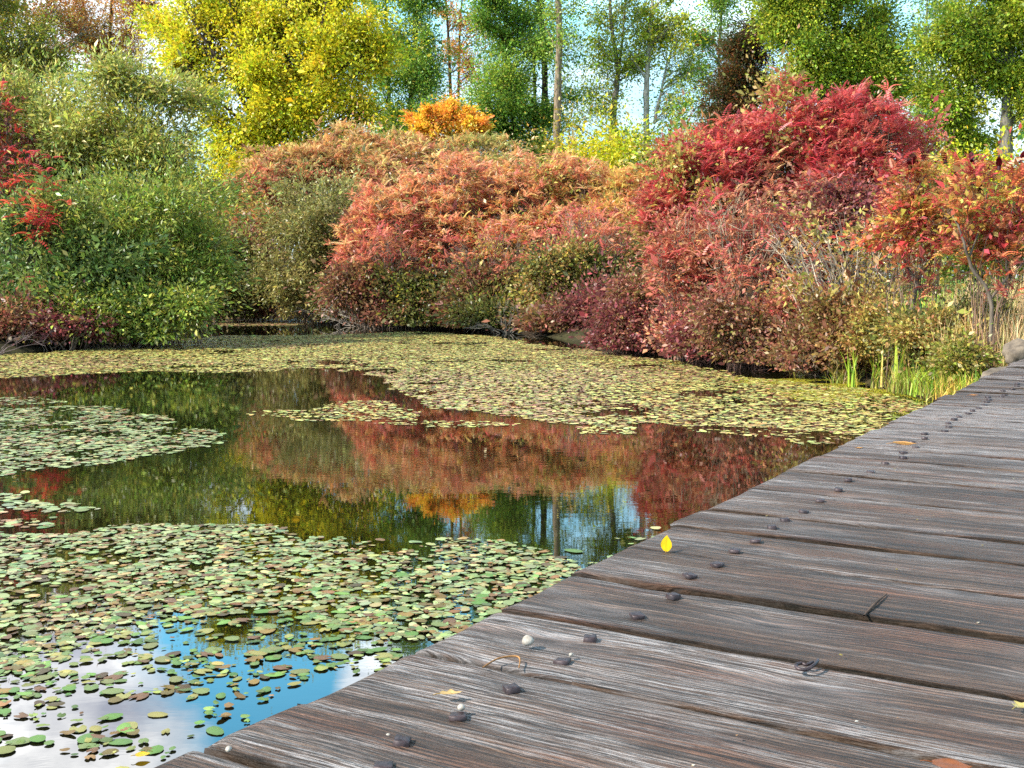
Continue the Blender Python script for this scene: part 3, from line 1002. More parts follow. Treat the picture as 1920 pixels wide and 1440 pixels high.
P_RUST = Pal([(206, 130, 54, 3), (180, 116, 60, 3), (214, 162, 70, 2), (146, 92, 54, 1.2), (168, 156, 66, 1.8)], .95, .22)
P_GOLDGREEN = Pal([(190, 170, 48, 2), (160, 160, 54, 3), (120, 142, 54, 3), (205, 150, 50, 1.5)])
P_ORANGE = Pal([(252, 168, 26, 4), (246, 138, 26, 3), (254, 194, 46, 2), (216, 100, 30, 1.2)], 1.0)
P_CEDAR = Pal([(84, 92, 44, 3), (122, 74, 34, 2.6), (150, 76, 36, 2), (66, 80, 46, 2), (110, 110, 50, 1)], 0.55)
P_TAN = Pal([(228, 178, 106, 3), (220, 146, 92, 3), (208, 198, 112, 2.2), (236, 204, 132, 1.8), (206, 108, 82, 1.6), (150, 110, 70, .8)], .7, .24, .05)
P_TANLOW = Pal([(210, 126, 98, 3), (190, 94, 84, 2.4), (222, 158, 104, 2), (168, 100, 76, 1.5)], .62, .18)
P_CORAL = Pal([(232, 154, 94, 3), (228, 130, 84, 3), (240, 186, 114, 2.2), (214, 96, 80, 1.4), (242, 176, 76, 1.4), (180, 108, 78, 1)], .78, .26, .075)
P_CORALRED = Pal([(212, 94, 80, 3), (226, 126, 82, 3), (198, 72, 70, 1.5), (236, 156, 84, 2), (156, 90, 68, 1)], .72, .26, .07)
P_RED = Pal([(192, 52, 58, 3), (206, 78, 76, 3), (160, 40, 50, 2), (220, 124, 104, 1.8), (212, 100, 74, 1.6)], .72, .26, .04)
P_REDLOW = Pal([(188, 64, 64, 3), (204, 92, 78, 2), (218, 164, 108, 1.8), (208, 130, 90, 2), (160, 54, 58, 1.3), (170, 130, 90, 1)], .68, .26, .05)
P_SCARLET = Pal([(214, 60, 46, 3), (196, 46, 60, 2), (226, 96, 52, 2), (150, 52, 56, 1)], 0.72)
P_SUMACMIX = Pal([(200, 66, 60, 2.6), (206, 176, 70, 1.6), (220, 124, 78, 1.6), (146, 158, 62, 1.8), (182, 50, 58, 2)], .7, .26)
P_BURG = Pal([(146, 70, 74, 3), (124, 56, 62, 2), (164, 96, 88, 2), (138, 98, 70, 2), (170, 76, 74, 1), (150, 130, 74, 1)], .62, .2)
P_BROWNRED = Pal([(158, 98, 78, 3), (132, 88, 62, 3), (178, 120, 86, 2), (160, 144, 76, 2), (132, 126, 60, 1.6), (156, 70, 68, 1.4)], .64, .2)
P_YELLOWSCRUB = Pal([(200, 176, 84, 2), (172, 150, 74, 2), (208, 196, 90, 1.5), (190, 120, 76, 2), (140, 134, 64, 2)], 0.66)
P_TANRED = Pal([(208, 120, 96, 3), (196, 152, 96, 1.6), (190, 74, 78, 2.6), (160, 112, 76, 1.6), (216, 150, 110, 1.2)], .7, .24)
P_UNDER = Pal([(126, 130, 62, 3), (150, 140, 66, 2), (110, 90, 60, 2), (96, 112, 52, 2), (196, 188, 60, .6)], 0.6)

B = Blob
GB = 'background trees behind the pond'
# ---- background trees, left to right
tree('poplar_tree', 'leafy yellow green tree with pale trunk at the far left', [[(12, 420, 48, .14), (10, 200, 48, .12), (4, 40, 48, .08), (0, -60, 48, .04)]],
     [B(20, 60, 48, 80, 80), B(-20, 160, 48, 70, 70), B(70, 130, 48, 50, 50), B(0, -40, 48, 60, 55)], P_GOLDGREEN, 200, 80, .42, .13, PALE_BARK, GB)
tree('aspen_tree', 'slender tree with orange and yellow leaves beside the rusty thin birch', [[(64, 400, 50, .11), (58, 130, 50, .09), (46, 0, 50, .06), (40, -60, 50, .03)], [(60, 150, 50, .06), (80, 60, 50, .04), (96, -40, 50, .02)]],
     [B(95, 90, 50, 55, 60), B(115, 20, 50, 55, 55), B(70, -50, 50, 60, 40)], P_RUST, 90, 26, .42, .12, PALE_BARK, GB)
tree('birch_tree', 'thin nearly bare tree with sparse rust coloured leaves against pale sky', [[(208, 400, 52, .10), (206, 100, 52, .08), (210, 0, 52, .05), (214, -50, 52, .02)], [(206, 140, 52, .05), (170, 60, 52, .03), (150, -20, 52, .015)], [(207, 120, 52, .05), (250, 40, 52, .03), (270, -30, 52, .015)]],
     [B(210, 40, 52, 80, 80, w=1), B(160, 60, 52, 40, 60), B(260, 40, 52, 50, 60)], P_RUST, 170, 40, .45, .10, DARK_BARK, GB, inner=.2)
tree('yellow_maple', 'large spreading tree with bright yellow leaves and dark forked limbs', [
     [(500, 420, 42, .22), (497, 290, 41.8, .17), (470, 220, 41.2, .10), (430, 140, 40.8, .065), (380, 70, 40.8, .04), (345, 10, 41, .02)],
     [(497, 290, 41.8, .14), (520, 210, 41.2, .085), (545, 100, 40.8, .055), (540, -20, 41, .03)],
     [(497, 280, 41.8, .11), (560, 215, 41, .065), (630, 130, 40.6, .045), (680, 40, 40.8, .02)],
     [(470, 220, 41.2, .07), (448, 100, 40.7, .045), (430, 0, 41, .025)],
     [(520, 210, 41.2, .06), (590, 110, 40.6, .04), (610, 10, 40.8, .02)],
     [(480, 250, 41.8, .08), (420, 200, 41, .05), (360, 160, 40.5, .025)]],
     [B(420, 70, 42, 130, 95, w=1.1), B(560, 60, 42, 140, 110, w=1.1), B(650, 150, 41.5, 100, 95), B(480, 170, 41, 130, 85), B(560, 250, 41, 130, 70), B(440, 280, 41.5, 70, 60), B(500, -40, 42, 160, 55), B(360, 120, 42, 60, 50)],
     P_YELLOW, 480, 85, .36, .15, DARK_BARK, GB, inner=.25, limb_r=.009)
tree('poplar_tree', 'dense green tree just right of the yellow one', [[(772, 420, 50, .16), (770, 200, 50, .13), (780, 60, 50, .09), (790, -80, 50, .04)], [(742, 400, 50.5, .10), (728, 150, 50.5, .08), (722, -40, 50.5, .03)]],
     [B(745, 170, 50, 80, 80), B(720, 60, 50.5, 60, 70), B(790, 90, 50, 65, 80), B(760, -40, 50, 90, 70), B(800, 220, 50, 60, 50), B(700, 260, 50, 70, 50)], P_POPLAR, 230, 85, .42, .12, DARK_BARK, GB)
tree('poplar_tree', 'slim tree with bronze leaves between two green trees', [[(843, 420, 54, .10), (845, 180, 54, .08), (836, 0, 54, .05), (832, -60, 54, .03)], [(862, 420, 54.5, .08), (860, 100, 54.5, .06), (872, -50, 54.5, .02)]],
     [B(868, 80, 54, 40, 70), B(860, 10, 54, 40, 50), B(880, 150, 54, 35, 50)], P_RUST, 60, 35, .4, .12, DARK_BARK, GB, inner=.2)
tree('poplar_tree', 'tall light green tree with feathery crown above the tan sumac', [[(968, 420, 47, .14), (962, 220, 47, .12), (950, 80, 47, .08), (946, -80, 47, .03)]],
     [B(940, 90, 47, 65, 90), B(955, 200, 47, 80, 70), B(930, 0, 47, 55, 70), B(945, -70, 47, 50, 45), B(885, 230, 47, 55, 55), B(1000, 250, 47, 45, 45)], P_POPLAR, 230, 85, .40, .12, DARK_BARK, GB)
tree('trunk_tree', 'tall dark trunked tree with thin crown left of the pale straight trunk', [[(1022, 420, 49, .17), (1018, 250, 49, .16), (1022, 150, 49, .14), (1012, 0, 49, .11), (1005, -90, 49, .06)], [(1000, 420, 49.5, .08), (1002, 150, 49.5, .07), (990, 20, 49.5, .05), (985, -60, 49.5, .02)]],
     [B(1010, 60, 49, 50, 70, w=.7), B(1045, 190, 49, 45, 60, w=.7), B(1000, -50, 49, 60, 50)], P_POPLAR, 90, 45, .42, .12, DARK_BARK, GB, inner=.2)
tree('trunk_tree', 'tree with tall straight pale bare trunk in the middle of the skyline', [[(1042, 420, 44, .15), (1045, 200, 44, .14), (1049, 60, 44, .12), (1044, -20, 44, .10), (1046, -110, 44, .05)], [(1047, 95, 44, .04), (1022, 50, 44, .02)]],
     [B(1060, 30, 44, 40, 60, w=.5), B(1075, 130, 44, 28, 50, w=.4), B(1045, -90, 44, 70, 40)], P_POPLAR, 70, 36, .38, .11, lin((168, 148, 124), .6), GB, inner=.2)
tree('ash_tree', 'open tree with green and yellow leaves showing the sky behind it', [[(1152, 420, 46, .15), (1150, 220, 46, .13), (1158, 140, 46, .10), (1146, 40, 46, .07), (1140, -60, 46, .03)], [(1152, 200, 46, .07), (1165, 90, 46, .05), (1176, -30, 46, .02)]],
     [B(1140, 60, 46, 40, 60), B(1165, 20, 46, 50, 60), B(1150, 130, 46, 55, 50), B(1110, 200, 46, 40, 50), B(1155, -60, 46, 60, 40)], P_MAPLE, 110, 40, .38, .12, GREY_BARK, GB, inner=.2)
tree('ash_tree', 'pale forked trunk tree with yellow tinged leaves beside the open sky gap', [[(1212, 420, 45, .14), (1212, 220, 45, .12), (1214, 130, 45, .10), (1222, 20, 45, .07), (1226, -70, 45, .03)], [(1226, 232, 45, .07), (1240, 170, 45, .05), (1252, 115, 45, .03)], [(1214, 150, 45, .05), (1185, 110, 45, .025)]],
     [B(1230, 20, 45, 55, 60), B(1250, 95, 45, 45, 40, pal=P_YELLOW, w=.7), B(1200, 90, 45, 35, 60, w=.8), B(1280, 140, 45, 45, 60, w=.6), B(1230, -60, 45, 60, 40), B(1265, 190, 45, 50, 40, w=.5)], P_MAPLE, 130, 38, .36, .12, PALE_BARK, GB, inner=.2)
tree('ash_tree', 'thin leafy tree left of the dark rusty cedar', [[(1352, 420, 48, .09), (1348, 150, 48, .07), (1352, 30, 48, .05), (1356, -60, 48, .02)]],
     [B(1360, 60, 48, 45, 80), B(1330, 160, 48, 35, 60, w=.6), B(1370, -30, 48, 45, 50)], P_POPLAR, 90, 55, .38, .11, GREY_BARK, GB, inner=.2)
tree('cedar_tree', 'dark conical evergreen speckled with rust red leaves', [[(1405, 420, 38, .14), (1408, 200, 38, .11), (1410, 60, 38, .06), (1412, 15, 38, .02)]],
     [B(1410, 60, 38, 26, 45), B(1405, 120, 38, 46, 45), B(1400, 175, 38, 62, 45), B(1390, 225, 38, 75, 45)], P_CEDAR, 240, 70, .22, .09, DARK_BARK, GB, inner=.35)
tree('green_maple', 'broad maple with lime green crown above the red sumac dome', [[(1545, 420, 36, .18), (1545, 200, 36, .16), (1550, 120, 36, .12), (1570, 30, 36, .08), (1575, -70, 36, .03)], [(1522, 300, 36.5, .09), (1520, 150, 36.5, .07), (1505, 60, 36.5, .04)], [(1625, 300, 36.5, .08), (1628, 170, 36.5, .06), (1640, 90, 36.5, .03)]],
     [B(1490, 60, 36, 70, 60), B(1570, 30, 36, 80, 70), B(1640, 60, 36, 70, 55), B(1520, 140, 36, 75, 50), B(1600, 140, 36, 70, 50), B(1560, -60, 36, 120, 55), B(1670, 140, 36.5, 55, 50), B(1460, 10, 36, 50, 40)],
     P_MAPLE, 330, 95, .32, .115, DARK_BARK, GB, inner=.3)
tree('green_maple', 'green tree with stout grey trunk at the right edge of the picture', [[(1885, 420, 34, .22), (1886, 270, 34, .19), (1890, 180, 34, .15), (1895, 100, 34, .11), (1870, 10, 34, .06), (1860, -60, 34, .02)], [(1890, 235, 34, .10), (1925, 190, 34, .07), (1960, 100, 34, .03)], [(1822, 360, 35, .07), (1822, 240, 35, .055), (1815, 120, 35, .03)]],
     [B(1820, 60, 34, 65, 65), B(1890, 50, 34, 70, 70), B(1950, 80, 34, 60, 80), B(1800, 170, 34.5, 60, 55, w=.8), B(1870, 150, 34, 50, 40), B(1860, -50, 34, 110, 50), B(1930, 200, 34, 40, 50, w=.7), B(1800, 245, 35, 60, 40, w=.5)],
     P_MAPLE, 290, 85, .30, .115, GREY_BARK, GB, inner=.25)
tree('green_maple', 'sparse small leaved tree in the sky gap between the two green maples', [[(1715, 420, 42, .08), (1722, 200, 42, .06), (1735, 60, 42, .04), (1740, -40, 42, .02)]],
     [B(1735, 120, 42, 45, 90), B(1720, 230, 42, 50, 60), B(1740, 0, 42, 45, 60)], P_POPLAR, 80, 42, .36, .11, GREY_BARK, GB, inner=.2)
tree('orange_maple', 'small bright orange maple rising behind the tan sumac mound', [[(840, 420, 39.3, .07), (838, 300, 39.3, .06), (836, 230, 39.3, .04), (834, 195, 39.3, .02)], [(838, 290, 39.3, .04), (800, 230, 39.3, .02)], [(838, 290, 39.3, .04), (878, 230, 39.3, .02)]],
     [B(812, 216, 39.3, 34, 26), B(834, 205, 39.3, 20, 20), B(876, 226, 39.3, 30, 24), B(790, 236, 39.3, 20, 16), B(840, 240, 39.0, 62, 24), B(893, 244, 39.2, 16, 14), B(830, 262, 39.2, 60, 18)], P_ORANGE, 120, 60, .13, .12, DARK_BARK, GB, inner=.4)
# shrubs filling under the trees
for px, py, Y, rx, ry, pal, lab in [
        (1135, 285, 40, 60, 45, P_YELLOW, 'small yellow leaved bush under the open trees'),
        (1075, 285, 43, 55, 55, P_GOLDGREEN, 'green gold bush at the foot of the straight pale trunk'),
        (1215, 280, 42, 60, 50, P_MAPLE, 'yellow green bush at the foot of the pale forked tree'),
        (1290, 270, 44, 60, 70, P_POPLAR, 'green bush filling the gap left of the red sumac dome'),
        (1760, 285, 36, 75, 50, P_MAPLE, 'light green bush behind the cone bearing sumac'),
        (1870, 330, 33, 70, 50, P_YELLOW, 'yellow green bush at the foot of the stout grey trunk'),
        (1010, 330, 46, 70, 70, P_GREEN, 'dark green bush behind the right end of the tan mound'),
        (690, 300, 46, 90, 80, P_GREEN, 'dark green bush below the yellow maple crown'),
        (430, 360, 40, 70, 90, P_YELLOW, 'yellow green bush under the left side of the yellow maple'),
        (860, 330, 48, 130, 80, P_GREEN, 'dark green bush behind the small orange maple'),
        (120, 260, 44, 160, 110, P_POPLAR, 'tall green bush behind the left willow thicket'),
        (1450, 380, 40, 180, 120, P_GREEN, 'green bush hidden behind the red sumac dome')]:
    b0 = [B(px, py, Y, rx, ry), B(px + rx * .4, py + ry * .8, Y - .5, rx * .9, ry), B(px - rx * .4, py + ry * 1.2, Y + .3, rx * .9, ry)]
    shrub('background_bush', lab, b0, pal, 110, 60, .34, .12, DARK_BARK, 'bushes under the background trees', 'bush', 20, .014, inner=.3)

# far wood closing the view under the crowns
far = MB()
fb = [B(px, 450 + rng.normal(0, 12), 80, 120, 95 + rng.uniform(-10, 25), rd=4) for px in range(-700, 2700, 110)]
foliage(far, fb, 2600, 40, .9, .34, Pal([(92, 120, 60, 3), (120, 136, 62, 2), (140, 120, 60, 1), (72, 100, 58, 2)], .55), inner=.4)
tag(far.build('distant_wood', M_LEAF), 'distant belt of green woodland behind all the bushes', 'woodland', kind='stuff')

# ---- left thicket
GL = 'willow thicket on the left bank'
WL = dict(bark=TAN_BARK, group=GL, cat='shrub')
shrub('willow_shrub', 'tall pale green willow bush at the top left against the sky', [B(70, 250, 23.5, 130, 110), B(-60, 270, 23.5, 110, 120), B(60, 400, 23.5, 140, 120)], P_WILLOW, 620, 80, .19, .095, nstem=60, aspect=.34, **WL)
shrub('willow_shrub', 'high willow bush with silvery tips beside the yellow maple', [B(240, 260, 23, 130, 110), B(320, 330, 22.6, 90, 100), B(240, 400, 22.5, 150, 120)], P_WILLOW, 640, 80, .19, .095, nstem=60, aspect=.34, **WL)
shrub('willow_shrub', 'deep green willow bush leaning over the inlet water', [B(300, 430, 21, 105, 110), B(340, 520, 20.5, 70, 80), B(240, 470, 20.5, 110, 110), B(290, 560, 20, 80, 60)], P_GREEN, 520, 70, .17, .085, nstem=60, aspect=.32, **WL)
shrub('willow_shrub', 'mid green bush in front of the red fronds at the left', [B(90, 500, 20.2, 110, 100), B(190, 540, 19.8, 90, 80), B(40, 560, 19.8, 100, 70), B(150, 420, 21, 80, 70)], Pal([(112, 140, 62, 3), (140, 152, 74, 2), (84, 112, 50, 2), (172, 176, 88, 1)]), 520, 66, .17, .085, nstem=50, aspect=.45, **WL)
shrub('willow_shrub', 'bushy green shrub touching the water below the deep green willow', [B(210, 590, 19.4, 90, 42), B(300, 590, 19.4, 70, 44), B(130, 590, 19.5, 60, 40)], P_GREEN, 260, 60, .14, .08, nstem=36, aspect=.42, **WL)
shrub('dogwood_shrub', 'low reddish shrub at the waterline in the left corner', [B(40, 610, 19, 90, 36), B(-60, 610, 19, 90, 40)], P_BROWNRED, 180, 55, .13, .08, nstem=50, aspect=.5, **{**WL, 'group': 'low red shrubs at the left waterline'})
shrub('dogwood_shrub', 'small burgundy shrub under the green thicket at the waterline', [B(155, 612, 18.9, 46, 20), B(90, 620, 18.8, 40, 18)], P_BURG, 70, 50, .09, .075, nstem=24, aspect=.5, **{**WL, 'group': 'low red shrubs at the left waterline'})
shrub('sumac_shrub', 'dusky red sumac at the far left edge among green leaves', [B(-20, 260, 22, 70, 110), B(10, 380, 21.6, 60, 90)], P_BURG, 70, 40, .16, .07, nstem=40, frond=dict(n=12, size=.44, keep=.6, pal=[P_SCARLET, P_BURG], split=.45, per=5, inner=.8, zmin=-.5), group='sumacs', cat='shrub', bark=DARK_BARK)
shrub('sumac_shrub', 'bright scarlet sumac branch hanging out of the left green thicket', [B(75, 330, 19.6, 34, 60), B(100, 430, 19.3, 50, 34), B(60, 400, 19.4, 40, 40)], P_SCARLET, 0, 0, .1, .05, nstem=14, twig=1, frond=dict(n=10, size=.5, keep=.7, pal=P_SCARLET, per=5, inner=.8, zmin=-.8, el=-.1), group='sumacs', cat='shrub', bark=DARK_BARK, base=W(60, 560, 20))


def bare_bush(label, px, py, Y, n, rx, ry, bark=GREY_BARK, rad=.010, fan=1.0, group='bare branches at the waterline'):
    """leafless branching bush reaching out over the water"""
    c = W(px, py, Y)
    g = np.array([c[0], c[1], max(gz(c[0], c[1]), -.05)])
    root = empty('bare_shrub', g, label, 'bare shrub', group)
    mb = MB()
    s = Y / FPX
    an = rng.uniform(-1.45, 1.45, n) * fan
    L0 = rng.uniform(.5, 1.0, n)
    tip = np.stack([np.sin(an) * rx * s * L0, rng.normal(0, .5, n) * rx * s * .5 - .15, np.abs(np.cos(an)) * ry * s * L0 + .05], 1)
    z0 = np.zeros((n, 3)) + rng.normal(0, .05, (n, 3)) * [1, 1, 0]
    ctl = tip * .5 + rng.normal(0, .12, tip.shape) + np.array([0, 0, .12])
    bc = np.clip(bark * np.exp(rng.normal(0, .18, (n, 1))), .01, .7)
    tubes(mb, z0, ctl, tip, rad, rad * .35, bc, 6, 5, .02)
    i = np.repeat(np.arange(n), 4)
    t = rng.uniform(.35, .95, len(i))[:, None]
    q = (1 - t) ** 2 * z0[i] + 2 * t * (1 - t) * ctl[i] + t ** 2 * tip[i]
    e = q + unit(unit(tip[i] - z0[i]) + rng.normal(0, .5, q.shape) + [0, 0, .15]) * (np.linalg.norm(tip[i], axis=1) * rng.uniform(.15, .4, len(i)))[:, None]
    tubes(mb, q, (q + e) / 2 + rng.normal(0, .03, q.shape), e, rad * .5, rad * .2, bc[i], 4, 4, .02)
    j = np.repeat(np.arange(len(e)), 2)
    q2 = (q[j] + e[j]) / 2
    e2 = q2 + unit(unit(e[j] - q[j]) + rng.normal(0, .6, q2.shape)) * (np.linalg.norm(e[j] - q[j], axis=1) * rng.uniform(.4, .7, len(j)))[:, None]
    tubes(mb, q2, (q2 + e2) / 2, e2, rad * .28, rad * .15, bc[i][j], 3, 3)
    mb.build('branches', M_BARK, root)
    return root


bare_bush('bare grey twiggy brush lying on the water at the left edge', -10, 650, 17.6, 14, 120, 60, lin((150, 130, 128), .5), .006)
bare_bush('fan of bare silver branches at the waterline below the olive bush', 690, 604, 28, 22, 130, 110, lin((190, 182, 172), .6), .016)
bare_bush('bare grey branches dipping into the water below the orange sumac', 955, 622, 24.6, 16, 110, 60, lin((176, 164, 150), .55), .012)
bare_bush('bare pale twigs reaching over the lilies right of the red sumac', 1545, 705, 13.6, 16, 90, 50, lin((190, 170, 150), .55), .006)

# ---- inlet and middle bank
GM = 'shrubs along the middle bank'
shrub('willow_shrub', 'round olive green bush in the middle left before the tan mound', [B(600, 420, 30.5, 85, 85), B(570, 520, 30, 80, 75), B(640, 470, 30, 60, 80), B(590, 570, 29.6, 80, 40)], P_OLIVE, 520, 70, .20, .10, nstem=50, aspect=.35, group=GM)
shrub('dogwood_shrub', 'brown and green shrub at the back of the inlet', [B(470, 530, 32, 90, 60), B(520, 570, 31, 80, 34), B(420, 510, 32.5, 60, 70)], P_BROWNRED, 320, 60, .22, .11, nstem=40, group=GM)
shrub('dogwood_shrub', 'olive shrub at the mouth of the inlet beside the deep green willow', [B(400, 500, 31, 50, 80), B(410, 560, 30.5, 60, 40)], P_UNDER, 220, 60, .22, .11, nstem=30, group=GM)
shrub('dogwood_shrub', 'yellow and red leaved shrub on the slope above the inlet', [B(465, 440, 34, 70, 50), B(430, 400, 35, 50, 40)], Pal([(206, 180, 70, 2), (190, 90, 66, 2), (150, 140, 64, 3), (210, 120, 80, 1.5)]), 170, 55, .24, .12, nstem=30, group=GM)

def ragged(px, py, Y, rx, ry):
    out = [B(px, py + ry * .15, Y, rx * .75, ry * .8)]
    for _ in range(5):
        k_ = rng.uniform(.25, .55)
        out.append(B(px + rng.normal(0, .55) * rx, py + rng.normal(0, .5) * ry, Y + rng.normal(0, .25), rx * k_ * 1.2, ry * k_ * 1.1))
    out.append(B(px + rng.uniform(-.5, .5) * rx, py + ry * .8, Y - .45, rx * .6, ry * .35))
    return out


GS = 'sumacs'
FT = dict(n=170, size=.62, pal=[P_TAN, P_TANLOW], per=6, inner=.9, zmin=.0, split=.62, mixj=.16)
shrub('sumac_shrub', 'coral and tan sumac at the left slope of the back mound', [B(540, 345, 37, 80, 60), B(480, 390, 36.5, 60, 60)], P_TANLOW, 40, 40, .25, .1, nstem=60, frond=dict(FT, split=.75), group=GS)
shrub('sumac_shrub', 'tan sumac crowning the left of the back mound', [B(660, 318, 38, 95, 70), B(610, 350, 37.5, 80, 60)], P_TAN, 40, 40, .25, .1, nstem=70, frond=FT, group=GS)
shrub('sumac_shrub', 'peach and tan sumac at the centre of the back mound', [B(780, 322, 38, 100, 66), B(740, 370, 37, 80, 70)], P_TAN, 40, 40, .25, .1, nstem=80, frond=FT, group=GS)
shrub('sumac_shrub', 'pale green and tan sumac at the right of the back mound', [B(900, 326, 38, 80, 60), B(940, 350, 37.5, 60, 50)], P_TAN, 40, 40, .25, .1, nstem=60, frond=dict(FT, pal=[Pal([(196, 190, 110, 3), (216, 188, 116, 2), (214, 150, 96, 1.4), (170, 172, 94, 1.5)], .72), P_TANLOW], split=.58), group=GS)

FC = dict(n=260, size=.50, pal=[P_CORAL, P_CORALRED], per=6, inner=.85, zmin=-.35, split=.42, mixj=.22)
shrub('sumac_shrub', 'coral red sumac at the left end of the middle thicket', [B(740, 440, 28.5, 90, 85), B(700, 490, 28, 60, 60)], P_BROWNRED, 110, 46, .2, .09, nstem=90, frond=dict(FC, split=.8), group=GS)
shrub('sumac_shrub', 'orange sumac left of centre in the middle thicket', [B(850, 400, 29, 100, 95), B(830, 480, 28, 80, 70)], P_BROWNRED, 90, 46, .2, .09, nstem=100, frond=FC, group=GS)
shrub('sumac_shrub', 'orange and gold sumac at the centre of the middle thicket', [B(970, 400, 29, 95, 95), B(960, 470, 27.6, 80, 60)], P_YELLOWSCRUB, 90, 46, .2, .09, nstem=100, frond=dict(FC, pal=[P_CORAL, Pal([(236, 140, 66, 3), (240, 170, 80, 2), (216, 90, 70, 1.5)], .74)]), group=GS)
shrub('sumac_shrub', 'peach sumac at the right of the middle thicket', [B(1090, 390, 29, 90, 85), B(1060, 450, 28, 70, 60)], P_YELLOWSCRUB, 90, 46, .2, .09, nstem=110, frond=dict(FC, split=.55), group=GS)
shrub('sumac_shrub', 'yellow and coral sumac beside the red dome', [B(1190, 395, 28, 75, 80), B(1170, 440, 27, 70, 60)], P_YELLOWSCRUB, 130, 46, .2, .1, nstem=100, frond=dict(FC, n=160, pal=[Pal([(226, 176, 100, 3), (230, 196, 90, 2), (228, 130, 86, 2)], .74), P_CORALRED]), group=GS)
for px, py, Y, rx, ry, pal, lab in [
        (720, 555, 27, 70, 50, P_BROWNRED, 'brown leaved shrub right of the bare silver branches'),
        (800, 560, 26.6, 75, 52, P_UNDER, 'olive shrub below the left orange sumac'),
        (880, 575, 26, 70, 42, P_BROWNRED, 'red brown shrub over the water below the orange sumac'),
        (970, 560, 26, 70, 50, P_UNDER, 'green and yellow shrub beneath the gold sumac'),
        (1050, 570, 25, 70, 52, P_YELLOWSCRUB, 'yellow green shrub with orange sprigs near mid bank'),
        (1120, 600, 23, 70, 50, P_BURG, 'burgundy shrub on the bank left of the red dome'),
        (1110, 520, 25, 70, 50, P_UNDER, 'olive shrub behind the burgundy one at mid bank'),
        (1035, 615, 23.6, 60, 26, P_BROWNRED, 'low brown shrub trailing in the water at mid bank'),
        (1190, 640, 19.5, 60, 30, P_BURG, 'low burgundy shrub trailing in the water left of the dome'),
        (930, 605, 25.2, 60, 26, P_UNDER, 'low olive shrub trailing in the water under the gold sumac')]:
    shrub('dogwood_shrub', lab, ragged(px, py, Y, rx, ry), pal, 210, 60, .16, .09, nstem=46, group='low shrubs on the middle waterline', stem_r=.009)

# ---- red dome
FR = dict(n=230, size=.46, pal=[P_RED, P_REDLOW], per=6, inner=.92, zmin=.05, split=.6, mixj=.12)
shrub('sumac_shrub', 'crimson sumac forming the left shoulder of the red dome', [B(1330, 370, 18.6, 110, 105), B(1280, 420, 18.4, 70, 80)], P_YELLOWSCRUB, 120, 40, .16, .08, nstem=110, frond=dict(FR, zmin=-.2), group=GS, stem_r=.010)
shrub('sumac_shrub', 'crimson sumac at the crown of the red dome', [B(1470, 310, 19, 130, 118), B(1440, 400, 18.6, 120, 110), B(1560, 300, 18.9, 110, 105)], P_YELLOWSCRUB, 150, 40, .16, .08, nstem=130, frond=FR, group=GS, stem_r=.010)
shrub('sumac_shrub', 'rosy crimson sumac at the right shoulder of the red dome', [B(1610, 315, 18.6, 112, 112), B(1600, 400, 18, 110, 100)], P_REDLOW, 150, 46, .16, .08, nstem=120, frond=dict(FR, zmin=-.1), group=GS, stem_r=.010)
shrub('sumac_shrub', 'red and tan sumac with bare lower stems at the front of the dome', [B(1420, 500, 17, 130, 90), B(1330, 510, 16.8, 90, 80)], P_TANRED, 200, 42, .14, .055, nstem=150, frond=dict(FR, n=130, keep=.7, pal=P_REDLOW, zmin=-.3, per=4), group=GS, stem_r=.009)
shrub('sumac_shrub', 'dusky burgundy leaved shrub in the heart of the red dome', [B(1570, 385, 16.8, 70, 40), B(1600, 440, 16.4, 80, 50)], P_BURG, 150, 46, .13, .07, nstem=100, frond=dict(FR, n=20, keep=.25, pal=P_REDLOW, per=4), group=GS, stem_r=.009, bark=lin((186, 166, 146), .55))
shrub('bare_sumac', 'grey bare stemmed thicket below the red dome near the deck', [B(1570, 500, 14.2, 130, 110), B(1670, 500, 13.9, 90, 100)], P_YELLOWSCRUB, 70, 30, .14, .06, nstem=100, twig=5, frond=dict(n=6, keep=.06, size=.34, pal=P_REDLOW, per=4), group=GS, stem_r=.012, bark=lin((206, 190, 170), .66), lean=.45, spread=.15)
for bl, col_, pal, nf, lab in [
        ([B(1430, 500, 16.0, 120, 110), B(1380, 440, 16.2, 90, 90)], (196, 176, 150), P_TANRED, 50, 'pale stemmed sumac with thin red leaves at the front of the dome'),
        ([B(1290, 500, 16.9, 80, 100)], (186, 160, 140), P_TANRED, 40, 'twiggy pink tinged sumac at the left front of the dome'),
        ([B(950, 490, 26.2, 120, 70)], (176, 158, 140), P_YELLOWSCRUB, 30, 'grey twiggy sumac under the gold sumac at mid bank'),
        ([B(1110, 470, 25.6, 90, 80)], (186, 170, 150), P_TANRED, 24, 'grey twiggy sumac under the peach sumac at mid bank'),
        ([B(730, 500, 27.0, 80, 60)], (160, 140, 126), P_BROWNRED, 30, 'dark twiggy sumac under the coral red sumac')]:
    shrub('bare_sumac', lab, bl, pal, 60, 26, .16, .06, nstem=90, twig=4, frond=dict(n=nf, keep=.35, size=.44, pal=P_REDLOW if bl[0].c[1] < 20 else P_CORALRED, per=4, zmin=-.4), group='twiggy bare sumacs', stem_r=.010, bark=lin(col_, .62), lean=.4, spread=.15)
